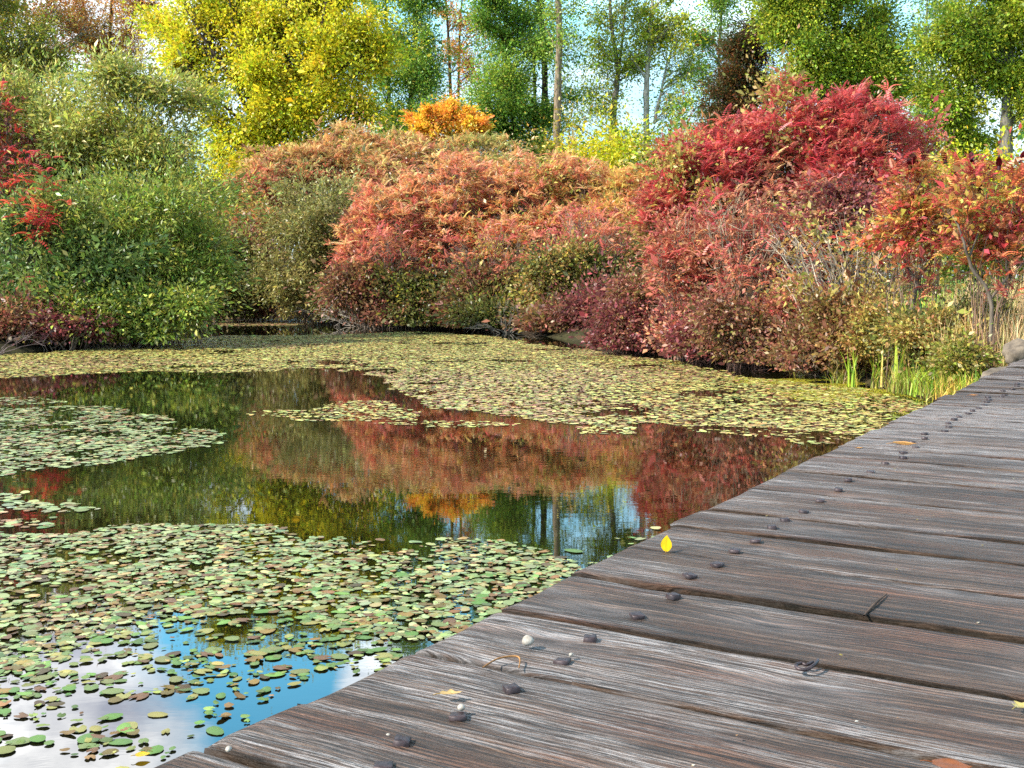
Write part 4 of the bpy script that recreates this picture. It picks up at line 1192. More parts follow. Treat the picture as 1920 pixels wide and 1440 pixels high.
for px, py, Y, rx, ry, pal, lab in [
        (1240, 560, 18.4, 90, 80, P_BROWNRED, 'red brown shrub at the left foot of the red dome'),
        (1200, 610, 18, 70, 44, P_BURG, 'burgundy shrub over the water at the left foot of the dome'),
        (1330, 600, 16.6, 90, 66, P_TANRED, 'pinkish tan leaved shrub at the centre foot of the dome'),
        (1310, 650, 15.8, 70, 36, P_BURG, 'low burgundy shrub trailing in the water below the dome'),
        (1430, 640, 15, 90, 50, P_BROWNRED, 'brown red shrub hanging over the lilies below the dome'),
        (1500, 600, 15.2, 90, 50, P_TANRED, 'pinkish tan scrub with red stems right below the dome'),
        (1540, 650, 14, 70, 46, P_BROWNRED, 'rust brown shrub beside the reed clumps'),
        (1620, 600, 13.6, 70, 60, Pal([(176, 130, 80, 2), (150, 96, 62, 3), (170, 160, 76, 2)], .62), 'rusty dry shrub behind the reed clumps')]:
    shrub('dogwood_shrub', lab, ragged(px, py, Y, rx, ry), pal, 230, 46, .11, .06, nstem=70, group='low shrubs at the foot of the red dome', stem_r=.006, bark=lin((150, 116, 104), .5))

# ---- cone bearing sumac near the deck
PF = [P_SUMACMIX, P_REDLOW]
def cone_sumac(label, blobs, base, trunkpts, ncone, fr):
    root, tips = shrub('sumac_shrub', label, blobs, P_SUMACMIX, 60, 30, .12, .07, nstem=18, twig=4, spread=.12, frond=fr, group=GS, stem_r=.007, bark=lin((160, 132, 114), .55), base=base)
    for tp in trunkpts:
        mb = MB()
        polytube(mb, [W(p[0], p[1], p[2]) for p in tp], [p[3] for p in tp], lin((150, 136, 122), .5), 7, .004)
        for v in mb.V: v -= np.array(root.location)
        mb.build('trunk', M_BARK, root)
    top = tips[np.argsort(-tips[:, 2] + rng.normal(0, .15, len(tips)))][:ncone]
    for p in top:
        mb = MB()
        n = 260
        z = np.linspace(0, 1, n)
        r = .024 * np.sin(np.pi * np.clip(z * .92 + .08, 0, 1)) ** .7
        a = np.arange(n) * 2.399
        q = np.stack([np.cos(a) * r, np.sin(a) * r, z * .10 + .01], 1)
        d = np.stack([np.cos(a), np.sin(a), np.full(n, .9)], 1)
        leaf_quads(mb, q, d, unit(np.stack([np.cos(a), np.sin(a), np.zeros(n)], 1) + rng.normal(0, .3, (n, 3))), .02, .016, np.clip(lin((120, 26, 34), .6) * np.exp(rng.normal(0, .25, (n, 1))), .005, .5))
        tubes(mb, [[0, 0, -.02]], [[0, 0, .06]], [[0, 0, .13]], .02, .008, lin((90, 20, 26), .5), 4, 8)
        o = mb.build('fruit_cone', M_LEAF, root)
        o.location = p + np.array([0, 0, .03]) - np.array(root.location)
        o.rotation_euler = (rng.normal(0, .25), rng.normal(0, .25), 0)
    return root


cone_sumac('red and yellow sumac with dark fruit cones by the boardwalk end', [B(1760, 380, 12.6, 90, 70), B(1720, 440, 12.4, 70, 60)], W(1712, 600, 12.4),
           [[(1713, 640, 12.4, .03), (1713, 560, 12.4, .024), (1718, 530, 12.4, .018), (1690, 480, 12.4, .012), (1660, 420, 12.4, .006)], [(1718, 530, 12.4, .014), (1750, 480, 12.5, .010), (1770, 410, 12.6, .005)]], 6,
           dict(n=46, size=.34, pal=PF, per=5, inner=.85, zmin=-.3, split=.55, mixj=.25))
cone_sumac('orange red sumac with forked grey trunk at the right edge', [B(1870, 390, 11.6, 95, 80), B(1930, 460, 11.4, 60, 80), B(1830, 470, 11.6, 60, 40)], W(1857, 600, 11.4),
           [[(1857, 640, 11.4, .022), (1857, 558, 11.4, .020), (1822, 500, 11.4, .016), (1803, 440, 11.4, .012), (1786, 400, 11.5, .007)], [(1857, 560, 11.4, .018), (1890, 520, 11.4, .014), (1920, 490, 11.4, .011), (1960, 430, 11.4, .006)], [(1816, 485, 11.4, .010), (1840, 420, 11.5, .007), (1850, 360, 11.5, .004)], [(1890, 520, 11.4, .010), (1886, 450, 11.4, .007), (1900, 380, 11.4, .004)]], 6,
           dict(n=50, size=.34, pal=[P_SUMACMIX, P_REDLOW], per=5, inner=.85, zmin=-.3, split=.6, mixj=.25))
shrub('background_bush', 'dark green bush behind the lawn at the right edge', [B(1880, 440, 30, 90, 60), B(1960, 450, 30, 90, 70), B(1800, 450, 30, 60, 50), B(1860, 500, 30, 130, 34)], P_GREEN, 260, 60, .26, .1, DARK_BARK, 'bushes under the background trees', 'bush', 24, .014)

# ------------------------------------------------------------------ grasses, reeds, boulders at the right bank
def blades(mb, base, height, lean, width, C, droop=0.5):
    n = len(base)
    an = rng.uniform(0, 6.28, n)
    d = np.stack([np.cos(an), np.sin(an), np.zeros(n)], 1)
    sd = np.stack([-np.sin(an + rng.normal(0, .6, n)), np.cos(an), np.zeros(n)], 1)
    h = np.asarray(height).reshape(-1, 1); w = np.asarray(width).reshape(-1, 1); l = np.asarray(lean).reshape(-1, 1)
    lv = []
    for t, ww in ((0, 1.0), (.4, .9), (.75, .6), (1.0, .08)):
        c = base + d * (h * l * t * t) + np.array([0, 0, 1.0]) * h * (t - droop * l * t ** 3 * .5)
        lv += [c - sd * w * ww * .5, c + sd * w * ww * .5]
    V = np.stack(lv, 1)
    F0 = np.array([[0, 1, 3, 2], [2, 3, 5, 4], [4, 5, 7, 6]])
    F = (np.arange(n)[:, None, None] * 8 + F0[None]).reshape(-1, 4)
    mb.add(V.reshape(-1, 3), F, np.repeat(C, 8, 0))


def scatter_px(n, poly, Ymin=None):
    """points on the ground inside a footprint quad in metres"""
    poly = np.array(poly, float)
    lo, hi = poly.min(0), poly.max(0)
    out = []
    while len(out) < n:
        p = rng.uniform(lo, hi, (n * 2, 2))
        ins = np.zeros(len(p), bool)
        m_ = len(poly)
        for i in range(m_):
            (ax, ay), (bx, by) = poly[i], poly[(i + 1) % m_]
            c = (ay > p[:, 1]) != (by > p[:, 1])
            xi = ax + (p[:, 1] - ay) * (bx - ax) / ((by - ay) if by != ay else 1e-9)
            ins ^= c & (p[:, 0] < xi)
        out += list(p[ins])
    p = np.array(out[:n])
    z = np.maximum(ground_height(p[:, 0], p[:, 1]), -0.02)
    return np.column_stack([p, z])


P_BGRASS = Pal([(176, 160, 70, 3), (150, 156, 52, 3), (196, 172, 96, 2), (130, 150, 44, 2), (120, 96, 60, 2)], .66)
P_DRY = Pal([(216, 186, 134, 3), (200, 162, 112, 3), (172, 134, 92, 2), (190, 172, 98, 1.5)], .95)
P_LIME = Pal([(150, 176, 40, 3), (176, 190, 50, 2), (110, 150, 40, 2), (200, 190, 70, 1)], .7)

bg = MB()
def vnoise_late(x, y):
    return np.sin(x * 5.1 + 1.3 * np.sin(y * 3.7)) * np.sin(y * 4.3 + 1.1 * np.sin(x * 4.1)) + rng.normal(0, .35, len(x)) > 0


rightbank = [(3.6, 12.9), (4.1, 12.0), (4.0, 11.0), (4.6, 10.6), (5.6, 10.2), (6.6, 11), (7.2, 13), (5.5, 14.5), (3.4, 14)]
p = scatter_px(9000, rightbank)
p = p[vnoise_late(p[:, 0], p[:, 1])]
blades(bg, p, rng.uniform(.10, .34, len(p)) * np.exp(rng.normal(0, .2, len(p))), rng.uniform(.2, 1.1, len(p)), rng.uniform(.006, .013, len(p)), P_BGRASS.vary(P_BGRASS.pick(len(p))))
tag(bg.build('bank_grass', M_GRASS), 'mixed yellow green grass on the bank beside the boardwalk', 'grass', kind='stuff')
dg = MB()
p = scatter_px(6500, [(4.3, 11.6), (5.4, 10.6), (8.5, 11), (9, 15), (5.6, 15)])
blades(dg, p, rng.uniform(.45, .85, len(p)), rng.uniform(.05, .4, len(p)), rng.uniform(.005, .010, len(p)), P_DRY.vary(P_DRY.pick(len(p))))
tag(dg.build('dry_grass', M_GRASS), 'tall dry straw coloured grass by the boulders at the right', 'grass', kind='stuff')
lg = MB()
p = scatter_px(16000, [(5, 16), (9, 15), (22, 26), (26, 44), (9, 44)])
blades(lg, p, rng.uniform(.05, .13, len(p)), rng.uniform(.1, .7, len(p)), rng.uniform(.012, .03, len(p)), P_LIME.vary(P_LIME.pick(len(p))))
tag(lg.build('lawn_grass', M_GRASS), 'short bright green lawn beyond the right bank', 'grass', kind='stuff')


def tuft(name, label, px, py, Y, n, h, spread, pal, width, cat, group, lean=(.05, .5)):
    c = W(px, py, Y)
    c[2] = max(gz(c[0], c[1]), -0.03)
    b = np.column_stack([np.clip(rng.normal(0, spread, n), -1.6 * spread, 1.6 * spread), np.clip(rng.normal(0, spread, n), -1.6 * spread, 1.6 * spread), np.zeros(n)])
    mb = MB()
    blades(mb, b, h * rng.uniform(.55, 1.05, n), rng.uniform(*lean, n), width * rng.uniform(.7, 1.2, n), pal.vary(pal.pick(n)))
    o = mb.build(name, M_GRASS)
    o.location = c
    return tag(o, label, cat, group)


GRD = 'reed clumps standing in the shallow water'
tuft('reed_clump', 'leftmost reed clump standing in the yellow algae', 1598, 728, 12.5, 16, .52, .035, P_LIME, .018, 'reeds', GRD, (.02, .3))
tuft('reed_clump', 'middle reed clump between two others in the shallows', 1643, 722, 12.6, 18, .50, .04, P_LIME, .018, 'reeds', GRD, (.02, .4))
tuft('reed_clump', 'dark green reed clump with arching tips nearest the bank', 1687, 730, 12.3, 20, .56, .04, Pal([(96, 136, 60, 3), (130, 156, 56, 2)], .65), .017, 'reeds', GRD, (.05, .6))
tuft('cattail_clump', 'tall upright green cattail leaves around the dark sumac trunk', 1716, 690, 12.3, 26, 1.05, .12, Pal([(90, 140, 70, 3), (140, 160, 60, 2), (190, 180, 90, 1)], .65), .02, 'cattails', None, (.02, .25))
tuft('cattail_clump', 'yellowing cattail leaves left of the dark sumac trunk', 1690, 700, 12.1, 18, .75, .10, Pal([(180, 190, 60, 3), (206, 190, 90, 2), (130, 160, 50, 2)], .68), .02, 'cattails', None, (.02, .35))
GT = 'grass tussocks along the waters edge'
for px, py, Y, n, h, pal, lab in [
        (1738, 745, 11.4, 150, .34, P_LIME, 'green tussock dipping into the algae by the deck'),
        (1795, 735, 10.8, 170, .36, Pal([(220, 180, 80, 3), (200, 160, 60, 2), (190, 190, 70, 1)], .7), 'golden tussock against the far boardwalk edge'),
        (1775, 700, 11.2, 150, .42, P_LIME, 'lime green tussock behind the golden one'),
        (1835, 690, 10.6, 150, .42, P_LIME, 'lime green tussock beside the grey boulder'),
        (1700, 725, 11.8, 140, .30, P_BGRASS, 'olive tussock at the waterline below the cattails'),
        (1845, 715, 10.2, 130, .30, Pal([(216, 176, 84, 3), (190, 160, 70, 2)], .7), 'small golden tussock in front of the grey boulder')]:
    tuft('grass_tussock', lab, px, py, Y, n, h, .11, pal, .009, 'grass tussock', GT, (.1, .8))
# weedy undergrowth
for px, py, Y, rx, ry, pal, lab in [
        (1760, 640, 12, 60, 46, P_YELLOWSCRUB, 'brown seedy weeds above the green tussocks'),
        (1700, 655, 12.4, 50, 50, P_UNDER, 'olive weeds around the cattail leaves'),
        (1800, 672, 11.2, 34, 24, P_BGRASS, 'yellow green leafy weeds next to the boulders'),
        (1830, 610, 12.4, 60, 40, P_UNDER, 'yellow green weeds under the forked sumac trunk'),
        (1660, 620, 13, 60, 56, P_YELLOWSCRUB, 'rusty yellow weeds left of the dark sumac trunk')]:
    shrub('weed_clump', lab, [B(px, py, Y, rx, ry)], pal, 150, 34, .07, .045, nstem=50, group='weeds on the right bank', cat='weeds', stem_r=.004, bark=lin((140, 100, 70), .5))


def boulder(label, c, sz, yaw):
    mb = MB()
    nu, nv = 26, 16
    V = []
    ph = rng.uniform(0, 6.28, 5)
    for i in range(nv + 1):
        th = math.pi * i / nv
        for j in range(nu):
            f = 2 * math.pi * j / nu
            d = np.array([math.sin(th) * math.cos(f), math.sin(th) * math.sin(f), math.cos(th)])
            r = 1 + .10 * math.sin(3 * d[0] + ph[0]) + .08 * math.sin(4 * d[1] + ph[1] + 2 * d[2]) + .05 * math.sin(9 * d[0] + 7 * d[2] + ph[2]) + .03 * math.sin(17 * d[1] + ph[3])
            q = np.sign(d) * np.abs(d) ** .8
            V.append(q * r * np.array(sz))
    F = [[i * nu + j, (i + 1) * nu + j, (i + 1) * nu + (j + 1) % nu, i * nu + (j + 1) % nu] for i in range(nv) for j in range(nu)]
    mb.add(np.array(V), F)
    o = mb.build('boulder', M_ROCK, smooth=True)
    o.location = c
    o.rotation_euler = (0.1, -0.12, yaw)
    return tag(o, label, 'boulder', 'boulders at the end of the boardwalk')


c = W(1868, 705, 9.7); boulder('long grey boulder lying against the far boardwalk edge', (c[0], c[1], c[2]), (.20, .08, .07), .75)
c = W(1915, 662, 10.6); boulder('round tan boulder behind the grey one at the right edge', (c[0], c[1], c[2]), (.18, .14, .11), .3)

# ------------------------------------------------------------------ floating lily pads
def in_poly(px, py, poly):
    poly = np.array(poly, float)
    ins = np.zeros(px.shape, bool)
    for i in range(len(poly)):
        (ax, ay), (bx, by) = poly[i], poly[(i + 1) % len(poly)]
        c = (ay > py) != (by > py)
        xi = ax + (py - ay) * (bx - ax) / ((by - ay) if by != ay else 1e-9)
        ins ^= c & (px < xi)
    return ins


def wpoly(pts):
    return np.array([G(*q)[:2] for q in pts])


def vnoise(x, y, seed, f):
    """smooth 2-D value noise"""
    r = np.random.default_rng(seed)
    tab = r.random((64, 64))
    x = x * f; y = y * f
    xi = np.floor(x).astype(int); yi = np.floor(y).astype(int)
    tx = x - xi; ty = y - yi
    tx = tx * tx * (3 - 2 * tx); ty = ty * ty * (3 - 2 * ty)
    g = lambda a, b: tab[a % 64, b % 64]
    return (g(xi, yi) * (1 - tx) + g(xi + 1, yi) * tx) * (1 - ty) + (g(xi, yi + 1) * (1 - tx) + g(xi + 1, yi + 1) * tx) * ty


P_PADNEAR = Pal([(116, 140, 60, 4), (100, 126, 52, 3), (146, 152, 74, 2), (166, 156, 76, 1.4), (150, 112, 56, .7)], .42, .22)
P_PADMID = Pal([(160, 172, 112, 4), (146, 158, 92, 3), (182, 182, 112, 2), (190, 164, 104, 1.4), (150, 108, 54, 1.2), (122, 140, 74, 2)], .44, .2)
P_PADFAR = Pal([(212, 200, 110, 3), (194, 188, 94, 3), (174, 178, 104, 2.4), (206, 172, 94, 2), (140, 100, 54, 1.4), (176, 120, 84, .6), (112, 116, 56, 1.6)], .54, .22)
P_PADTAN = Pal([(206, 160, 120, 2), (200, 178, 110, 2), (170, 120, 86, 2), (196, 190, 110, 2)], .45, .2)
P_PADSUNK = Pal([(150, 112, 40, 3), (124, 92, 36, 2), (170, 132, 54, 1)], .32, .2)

zones = [
    # polygon in the water plane, density per m2, palette, size range
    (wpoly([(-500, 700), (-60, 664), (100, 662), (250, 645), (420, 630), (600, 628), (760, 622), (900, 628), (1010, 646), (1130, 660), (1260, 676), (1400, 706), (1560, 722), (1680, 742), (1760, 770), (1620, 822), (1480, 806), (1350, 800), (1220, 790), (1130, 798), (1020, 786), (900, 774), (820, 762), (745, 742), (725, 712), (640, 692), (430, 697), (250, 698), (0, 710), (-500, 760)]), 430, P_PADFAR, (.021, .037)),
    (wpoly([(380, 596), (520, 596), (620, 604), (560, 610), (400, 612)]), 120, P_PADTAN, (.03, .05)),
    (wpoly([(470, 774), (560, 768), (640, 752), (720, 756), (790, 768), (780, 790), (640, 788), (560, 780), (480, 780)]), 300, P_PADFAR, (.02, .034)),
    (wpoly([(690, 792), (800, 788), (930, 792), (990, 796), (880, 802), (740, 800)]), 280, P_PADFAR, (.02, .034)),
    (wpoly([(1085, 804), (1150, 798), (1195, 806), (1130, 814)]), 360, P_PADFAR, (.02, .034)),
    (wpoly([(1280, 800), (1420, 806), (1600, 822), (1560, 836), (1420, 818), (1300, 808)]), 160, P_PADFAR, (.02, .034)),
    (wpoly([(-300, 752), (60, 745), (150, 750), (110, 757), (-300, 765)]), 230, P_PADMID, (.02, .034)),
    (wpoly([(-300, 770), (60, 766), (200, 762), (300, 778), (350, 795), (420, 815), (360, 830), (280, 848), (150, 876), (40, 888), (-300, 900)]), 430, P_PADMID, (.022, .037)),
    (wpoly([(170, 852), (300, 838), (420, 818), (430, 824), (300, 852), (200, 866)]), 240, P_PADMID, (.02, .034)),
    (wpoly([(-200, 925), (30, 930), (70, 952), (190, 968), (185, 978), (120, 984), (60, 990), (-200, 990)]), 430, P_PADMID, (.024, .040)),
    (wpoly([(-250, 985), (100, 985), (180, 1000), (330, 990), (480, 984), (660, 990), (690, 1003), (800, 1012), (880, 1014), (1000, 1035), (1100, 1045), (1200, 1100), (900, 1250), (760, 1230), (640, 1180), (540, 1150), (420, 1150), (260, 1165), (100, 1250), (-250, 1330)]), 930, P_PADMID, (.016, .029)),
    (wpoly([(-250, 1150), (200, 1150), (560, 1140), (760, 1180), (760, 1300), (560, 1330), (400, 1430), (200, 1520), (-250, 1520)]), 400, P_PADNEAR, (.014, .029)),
    (wpoly([(1040, 1010), (1170, 975), (1260, 972), (1270, 1000), (1180, 1040), (1110, 1050)]), 45, P_PADMID, (.024, .04)),
]
edge_a, edge_b = project(on_deck(-1, 0, DECKZ)), project(on_deck(9, 0, DECKZ))
PX, PY, PR, PC, PZ, PN = [], [], [], [], [], []
for zi, (poly, dens, pal, (r0, r1)) in enumerate(zones):
    lo, hi = poly.min(0), poly.max(0)
    area = (hi - lo).prod()
    n = int(area * dens * 1.45)
    x = rng.uniform(lo[0], hi[0], n); y = rng.uniform(lo[1], hi[1], n)
    # drifted edges
    jx = (vnoise(x, y, 3, 2.2) - .5) * .35 + (vnoise(x, y, 4, 7) - .5) * .12
    k = in_poly(x + jx, y + (vnoise(x, y, 5, 2.2) - .5) * .5, poly)
    v = vnoise(x + 20, y + 20, 6, 1.1 if zi == 0 else 2.3) * .6 + vnoise(x + 20, y + 20, 8, 4.5) * .4
    if zi == 11: v = vnoise(x + 20, y + 20, 8, 5.5) * .8
    thr = {0: .22, 10: .24, 11: .2, 7: .26}.get(zi, .2)
    k &= rng.random(n) < np.clip((v - thr) / .16 + .12, .05, 1)
    if zi == 0:
        k &= sdist(x, y) < -0.05
    x, y = x[k], y[k]
    n = len(x)
    r = rng.uniform(r0, r1, n) * np.exp(rng.normal(-.25, .34, n))
    r = np.minimum(r, r1 * 1.12)
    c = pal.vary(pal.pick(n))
    if zi in (0, 7, 10, 11):
        # sunk brown leaves show between the floating ones
        br = rng.random(n) < (.16 if zi != 11 else .06)
        c[br] = P_PADSUNK.vary(P_PADSUNK.pick(int(br.sum())))
    if zi == 0:
        tan = vnoise(x, y, 9, .5) > .62
        k2 = tan & (rng.random(n) < .55)
        c[k2] = P_PADTAN.vary(P_PADTAN.pick(int(k2.sum())))
    PX.append(x); PY.append(y); PR.append(r); PC.append(c); PZ.append(np.full(n, zi))
PX, PY, PR, PC, PZ = (np.concatenate(a) for a in (PX, PY, PR, PC, PZ))
pp = project(np.column_stack([PX, PY, np.zeros(len(PX))]))
# drop the ones hidden beneath the boardwalk or outside the view by a wide margin
te = (pp[:, 0] - edge_a[0]) / (edge_b[0] - edge_a[0])
ye = edge_a[1] + te * (edge_b[1] - edge_a[1])
s_ = (PX - E0[0]) * EN[0] + (PY - E0[1]) * EN[1]
k = (s_ < 0.5) & (PY > 2.2)
PX, PY, PR, PC, PZ, pp, ye = PX[k], PY[k], PR[k], PC[k], PZ[k], pp[k], ye[k]
seen = (pp[:, 0] > 8) & (pp[:, 0] < 1900) & (pp[:, 1] < 1432) & (pp[:, 1] < ye - 14)
order = np.argsort(-np.where(seen, PR / PY * (1 + 1.2 / PY), -1))
indiv = set(order[:300].tolist())


def pad_shape(n, kind):
    """oval floating pad, rim lifted a touch, some with a notch, some with a curled side"""
    m_ = 14
    a = np.arange(m_) / m_ * 2 * math.pi
    base = 1 + .05 * np.sin(2 * a + 1) + .03 * np.sin(3 * a)
    return a, base


def pad_batch(mb, x, y, r, c, z):
    n = len(x)
    m_ = 12
    a = np.arange(m_) / m_ * 2 * math.pi
    asp = rng.uniform(.55, .86, n)[:, None]
    rot = rng.uniform(0, 6.28, n)[:, None]
    w = 1 + .07 * np.sin(2 * a[None] + rng.uniform(0, 6.28, (n, 1))) + .05 * np.sin(3 * a[None] + rng.uniform(0, 6.28, (n, 1)))
    notch = (rng.random(n) < .3)[:, None]
    w = np.where(notch & (np.arange(m_)[None] == 0), .2, w)
    lx = np.cos(a)[None] * w * r[:, None]; ly = np.sin(a)[None] * w * asp * r[:, None]
    X = x[:, None] + lx * np.cos(rot) - ly * np.sin(rot)
    Yy = y[:, None] + lx * np.sin(rot) + ly * np.cos(rot)
    Z = z[:, None] + .0012 + np.abs(rng.normal(0, .0012, (n, m_))) + (rng.random((n, 1)) < .12) * np.maximum(0, np.cos(a[None] - rng.uniform(0, 6.28, (n, 1)))) * r[:, None] * .16
    tl = (rng.random((n, 1)) < .22) * rng.uniform(.03, .10, (n, 1)) * r[:, None]
    Z = Z + tl * np.cos(a[None] - rng.uniform(0, 6.28, (n, 1)))        # tipped, one side under water
    Vr = np.stack([X, Yy, Z], 2)
    ctr = np.stack([x, y, z + .0035], 1)[:, None]
    V = np.concatenate([ctr, Vr], 1)
    F0 = np.array([[0, 1 + i, 1 + (i + 1) % m_] for i in range(m_)])
    F = (np.arange(n)[:, None, None] * (m_ + 1) + F0[None]).reshape(-1, 3)
    C = np.repeat(c[:, None], m_ + 1, 1)
    C[:, 0] *= 1.12
    C[:, 1:] *= np.exp(rng.normal(0, .06, (n, m_, 1)))
    mb.add(V.reshape(-1, 3), F, np.clip(C, .004, .85).reshape(-1, 3))


mask = np.array([i in indiv for i in range(len(PX))])
rest = MB()
zl = .0008 + rng.random(len(PX)) * .003
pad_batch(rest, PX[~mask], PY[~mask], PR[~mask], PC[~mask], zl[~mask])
tag(rest.build('lily_pads', M_PAD), 'carpet of countless pale lily pads across the middle and far pond', 'lily pads', kind='stuff')

# the 300 that show largest, each a thing of its own; a few mesh variants shared
VAR = {}
KINDS = {'green': P_PADNEAR, 'pale': P_PADMID, 'brown': P_PADSUNK}
for kn, pal in KINDS.items():
    for j in range(9):
        mb = MB()
        pad_batch(mb, np.array([0.0]), np.array([0.0]), np.array([1.0]) * .04, pal.vary(pal.pick(1)), np.array([0.0]))
        VAR[kn, j] = mb.mesh('lily_pad', M_PAD)
for i in sorted(indiv):
    g, rr = PC[i][1], PC[i][0]
    kn = 'brown' if rr > g * 1.25 else ('pale' if PC[i].sum() > .78 or PC[i][2] > .13 else 'green')
    o = bpy.data.objects.new('lily_pad', VAR[kn, int(rng.integers(0, 9))])
    COL.objects.link(o)
    s = PR[i] / .04
    o.location = (PX[i], PY[i], zl[i])
    o.scale = (s, s, 1)
    o.rotation_euler = (0, 0, rng.uniform(0, 6.28))
    x_, y_ = pp[i]
    if y_ > 1300: where = 'on the grey white cloud reflection at the bottom left'
    elif x_ > 420 and y_ > 1170: where = 'on the blue sky reflection beside the near deck end'
    elif x_ > 700: where = 'in the dense patch beside the middle deck edge'
    elif y_ > 1170: where = 'on the white cloud reflection at the left edge'
    else: where = 'in the dense patch across the left of the pond'
    w_ = {'green': 'mid green oval lily pad floating ', 'pale': 'pale mint oval lily pad floating ', 'brown': 'browned oval lily pad floating '}[kn]
    tag(o, w_ + where, 'lily pad', kn + ' lily pads ' + where)

# yellow green duckweed film by the reeds
dw = MB()
poly = wpoly([(1380, 708), (1500, 712), (1600, 722), (1700, 742), (1760, 762), (1700, 785), (1560, 770), (1420, 735)])
lo, hi = poly.min(0), poly.max(0)
n = 30000
x = rng.uniform(lo[0], hi[0], n); y = rng.uniform(lo[1], hi[1], n)
k = in_poly(x + (vnoise(x, y, 3, 2) - .5) * .6, y + (vnoise(x, y, 14, 2) - .5) * .8, poly) & (rng.random(n) < np.clip((vnoise(x, y, 15, 1.6) - .28) * 4, 0, 1))
x, y = x[k], y[k]; n = len(x)
Pd = Pal([(186, 172, 40, 3), (160, 160, 36, 3), (140, 120, 40, 2), (196, 190, 70, 1)], .6, .2)
a = rng.uniform(0, 6.28, n)
leaf_quads(dw, np.column_stack([x, y, np.full(n, .0015) + rng.random(n) * .001]), np.column_stack([np.cos(a), np.sin(a), np.zeros(n)]), np.tile([0, 0, 1.0], (n, 1)), rng.uniform(.02, .05, n), .02, Pd.vary(Pd.pick(n)))
tag(dw.build('duckweed', M_PAD), 'yellow green duckweed film on the water around the reeds', 'duckweed', kind='stuff')

# ------------------------------------------------------------------ sky, sun, camera
SUN_AZ, SUN_EL = math.radians(-108), math.radians(40)      # clockwise from +Y (the view direction): from the left, behind the camera
w = bpy.data.worlds.new('World'); S.world = w; w.use_nodes = True
N, L = w.node_tree.nodes, w.node_tree.links
N.clear()
out = N.new('ShaderNodeOutputWorld'); bgn = N.new('ShaderNodeBackground'); bgn.inputs['Strength'].default_value = 0.125
sky = N.new('ShaderNodeTexSky'); sky.sky_type = 'NISHITA'; sky.sun_disc = False
sky.sun_elevation = SUN_EL; sky.sun_rotation = SUN_AZ; sky.air_density = 1.0; sky.dust_density = 0.6; sky.ozone_density = 1.6
tcw = N.new('ShaderNodeTexCoord')
sep = N.new('ShaderNodeSeparateXYZ'); L.new(tcw.outputs['Generated'], sep.inputs[0])
# clouds on a flat layer overhead: direction / height
zc = math_node(N, L, 'MAXIMUM', math_node(N, L, 'ADD', sep.outputs[2], 0.10), 0.03)
cu = math_node(N, L, 'DIVIDE', sep.outputs[0], zc); cv = math_node(N, L, 'DIVIDE', sep.outputs[1], zc)
cn = noise(N, L, xyz(N, L, cu, cv, 0.4), 0.85, 7, 0.56, 0.25)
def bank(dirv, rad):
    vm = N.new('ShaderNodeVectorMath'); vm.operation = 'DISTANCE'
    L.new(tcw.outputs['Generated'], vm.inputs[0]); vm.inputs[1].default_value = dirv
    q = math_node(N, L, 'DIVIDE', vm.outputs['Value'], rad)
    return math_node(N, L, 'POWER', 2.718, math_node(N, L, 'MULTIPLY', math_node(N, L, 'MULTIPLY', q, q), -1.0))
def refl(px, py):
    d = ray(px, py); d[2] = -d[2]
    return tuple(unit(d))
acc = math_node(N, L, 'ADD', cn, math_node(N, L, 'MULTIPLY', bank(refl(230, 1340), .10), .30))
acc = math_node(N, L, 'ADD', acc, math_node(N, L, 'MULTIPLY', bank(refl(40, 1250), .07), .25))
acc = math_node(N, L, 'ADD', acc, math_node(N, L, 'MULTIPLY', bank(refl(680, 1262), .04), .34))
acc = math_node(N, L, 'SUBTRACT', acc, math_node(N, L, 'MULTIPLY', bank(refl(450, 1235), .085), .34))
acc = math_node(N, L, 'SUBTRACT', acc, math_node(N, L, 'MULTIPLY', bank(refl(560, 1195), .055), .22))
acc = math_node(N, L, 'ADD', acc, math_node(N, L, 'MULTIPLY', math_node(N, L, 'SUBTRACT', noise(N, L, xyz(N, L, cu, cv, 7.0), 4.5, 6, .62, .4), 0.5), 0.30))
cm = ramp(N, L, acc, [(0.44, 0.0), (0.60, 0.7), (0.76, 1.0)])
haze = ramp(N, L, sep.outputs[2], [(0.02, 1.0), (0.19, 0.85), (0.29, 0.0)])
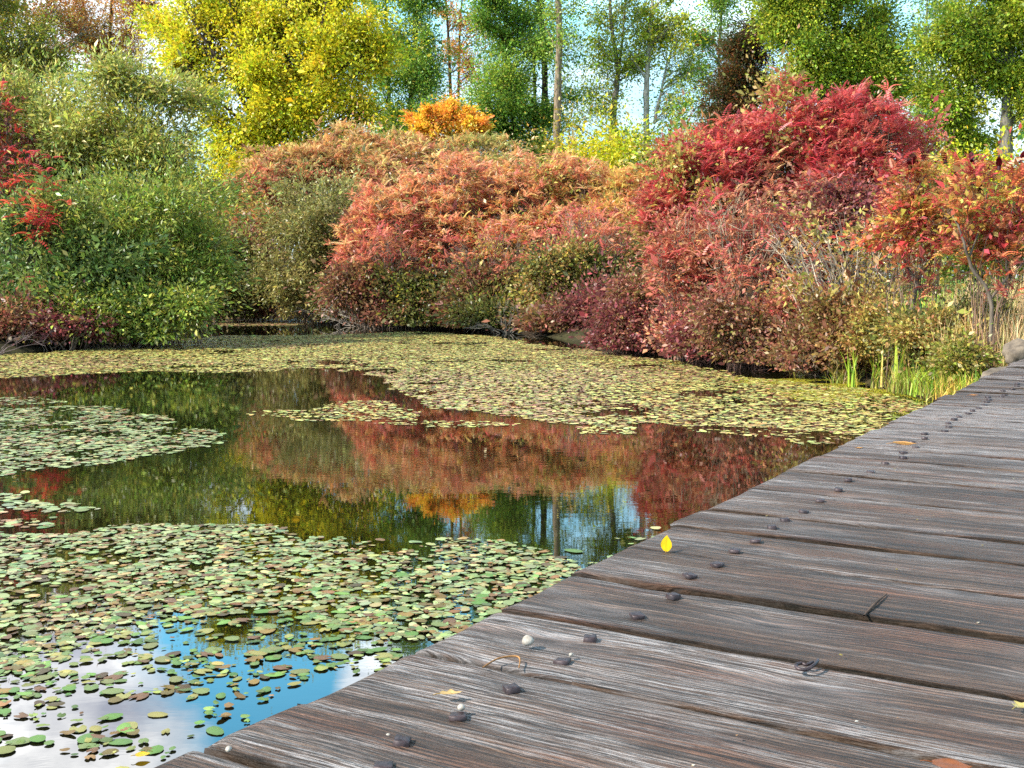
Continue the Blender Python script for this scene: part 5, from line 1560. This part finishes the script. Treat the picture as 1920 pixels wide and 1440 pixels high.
hs = N.new('ShaderNodeHueSaturation'); hs.inputs['Saturation'].default_value = 1.35; hs.inputs['Value'].default_value = 3.0; hs.inputs['Hue'].default_value = 0.468
L.new(sky.outputs[0], hs.inputs['Color'])
cshade = ramp(N, L, noise(N, L, xyz(N, L, cu, cv, 2.0), 2.6, 6, .6), [(0.36, (6.5, 7.0, 8.6)), (0.52, (13, 13.2, 13.8)), (0.66, (23, 22.9, 22.6))])
skc = mixc(N, L, cm, hs.outputs[0], cshade)
lowc = mixc(N, L, ramp(N, L, cn, [(0.42, 0.0), (0.62, 1.0)]), (2.1, 3.4, 4.4), (4.0, 4.7, 5.1))
skc = mixc(N, L, haze, skc, lowc)
skc = mixc(N, L, 1.0, skc, ramp(N, L, sep.outputs[2], [(0.38, 1.0), (0.62, 0.34)]), 'MULTIPLY')      # deeper sky overhead, dimmed out of view to cut ambient light
L.new(skc, bgn.inputs[0]); L.new(bgn.outputs[0], out.inputs[0])

ld = bpy.data.lights.new('sun', 'SUN'); ld.energy = 4.8; ld.angle = math.radians(3.0); ld.color = (1.0, 0.93, 0.82)
lo_ = bpy.data.objects.new('sun', ld); COL.objects.link(lo_)
dv = np.array([math.sin(SUN_AZ) * math.cos(SUN_EL), math.cos(SUN_AZ) * math.cos(SUN_EL), math.sin(SUN_EL)])
from mathutils import Vector
lo_.rotation_euler = Vector(-dv).to_track_quat('-Z', 'Y').to_euler()
lo_.location = (0, 0, 30)

cd = bpy.data.cameras.new('camera'); cam = bpy.data.objects.new('camera', cd); COL.objects.link(cam)
cam.location = (0, 0, CAMZ)
cam.rotation_euler = (math.pi / 2 - PIT, 0, 0)
cd.sensor_width = 36; cd.lens = 36 * FPX / 1920
cd.clip_end = 5000; cd.clip_start = 0.05

S.camera = cam
S.view_settings.view_transform = 'Standard'; S.view_settings.look = 'None'
S.view_settings.gamma = 1; S.view_settings.exposure = 1.2
S.cycles.use_denoising = False
S.cycles.max_bounces = 5; S.cycles.diffuse_bounces = 2; S.cycles.transmission_bounces = 3; S.cycles.glossy_bounces = 3
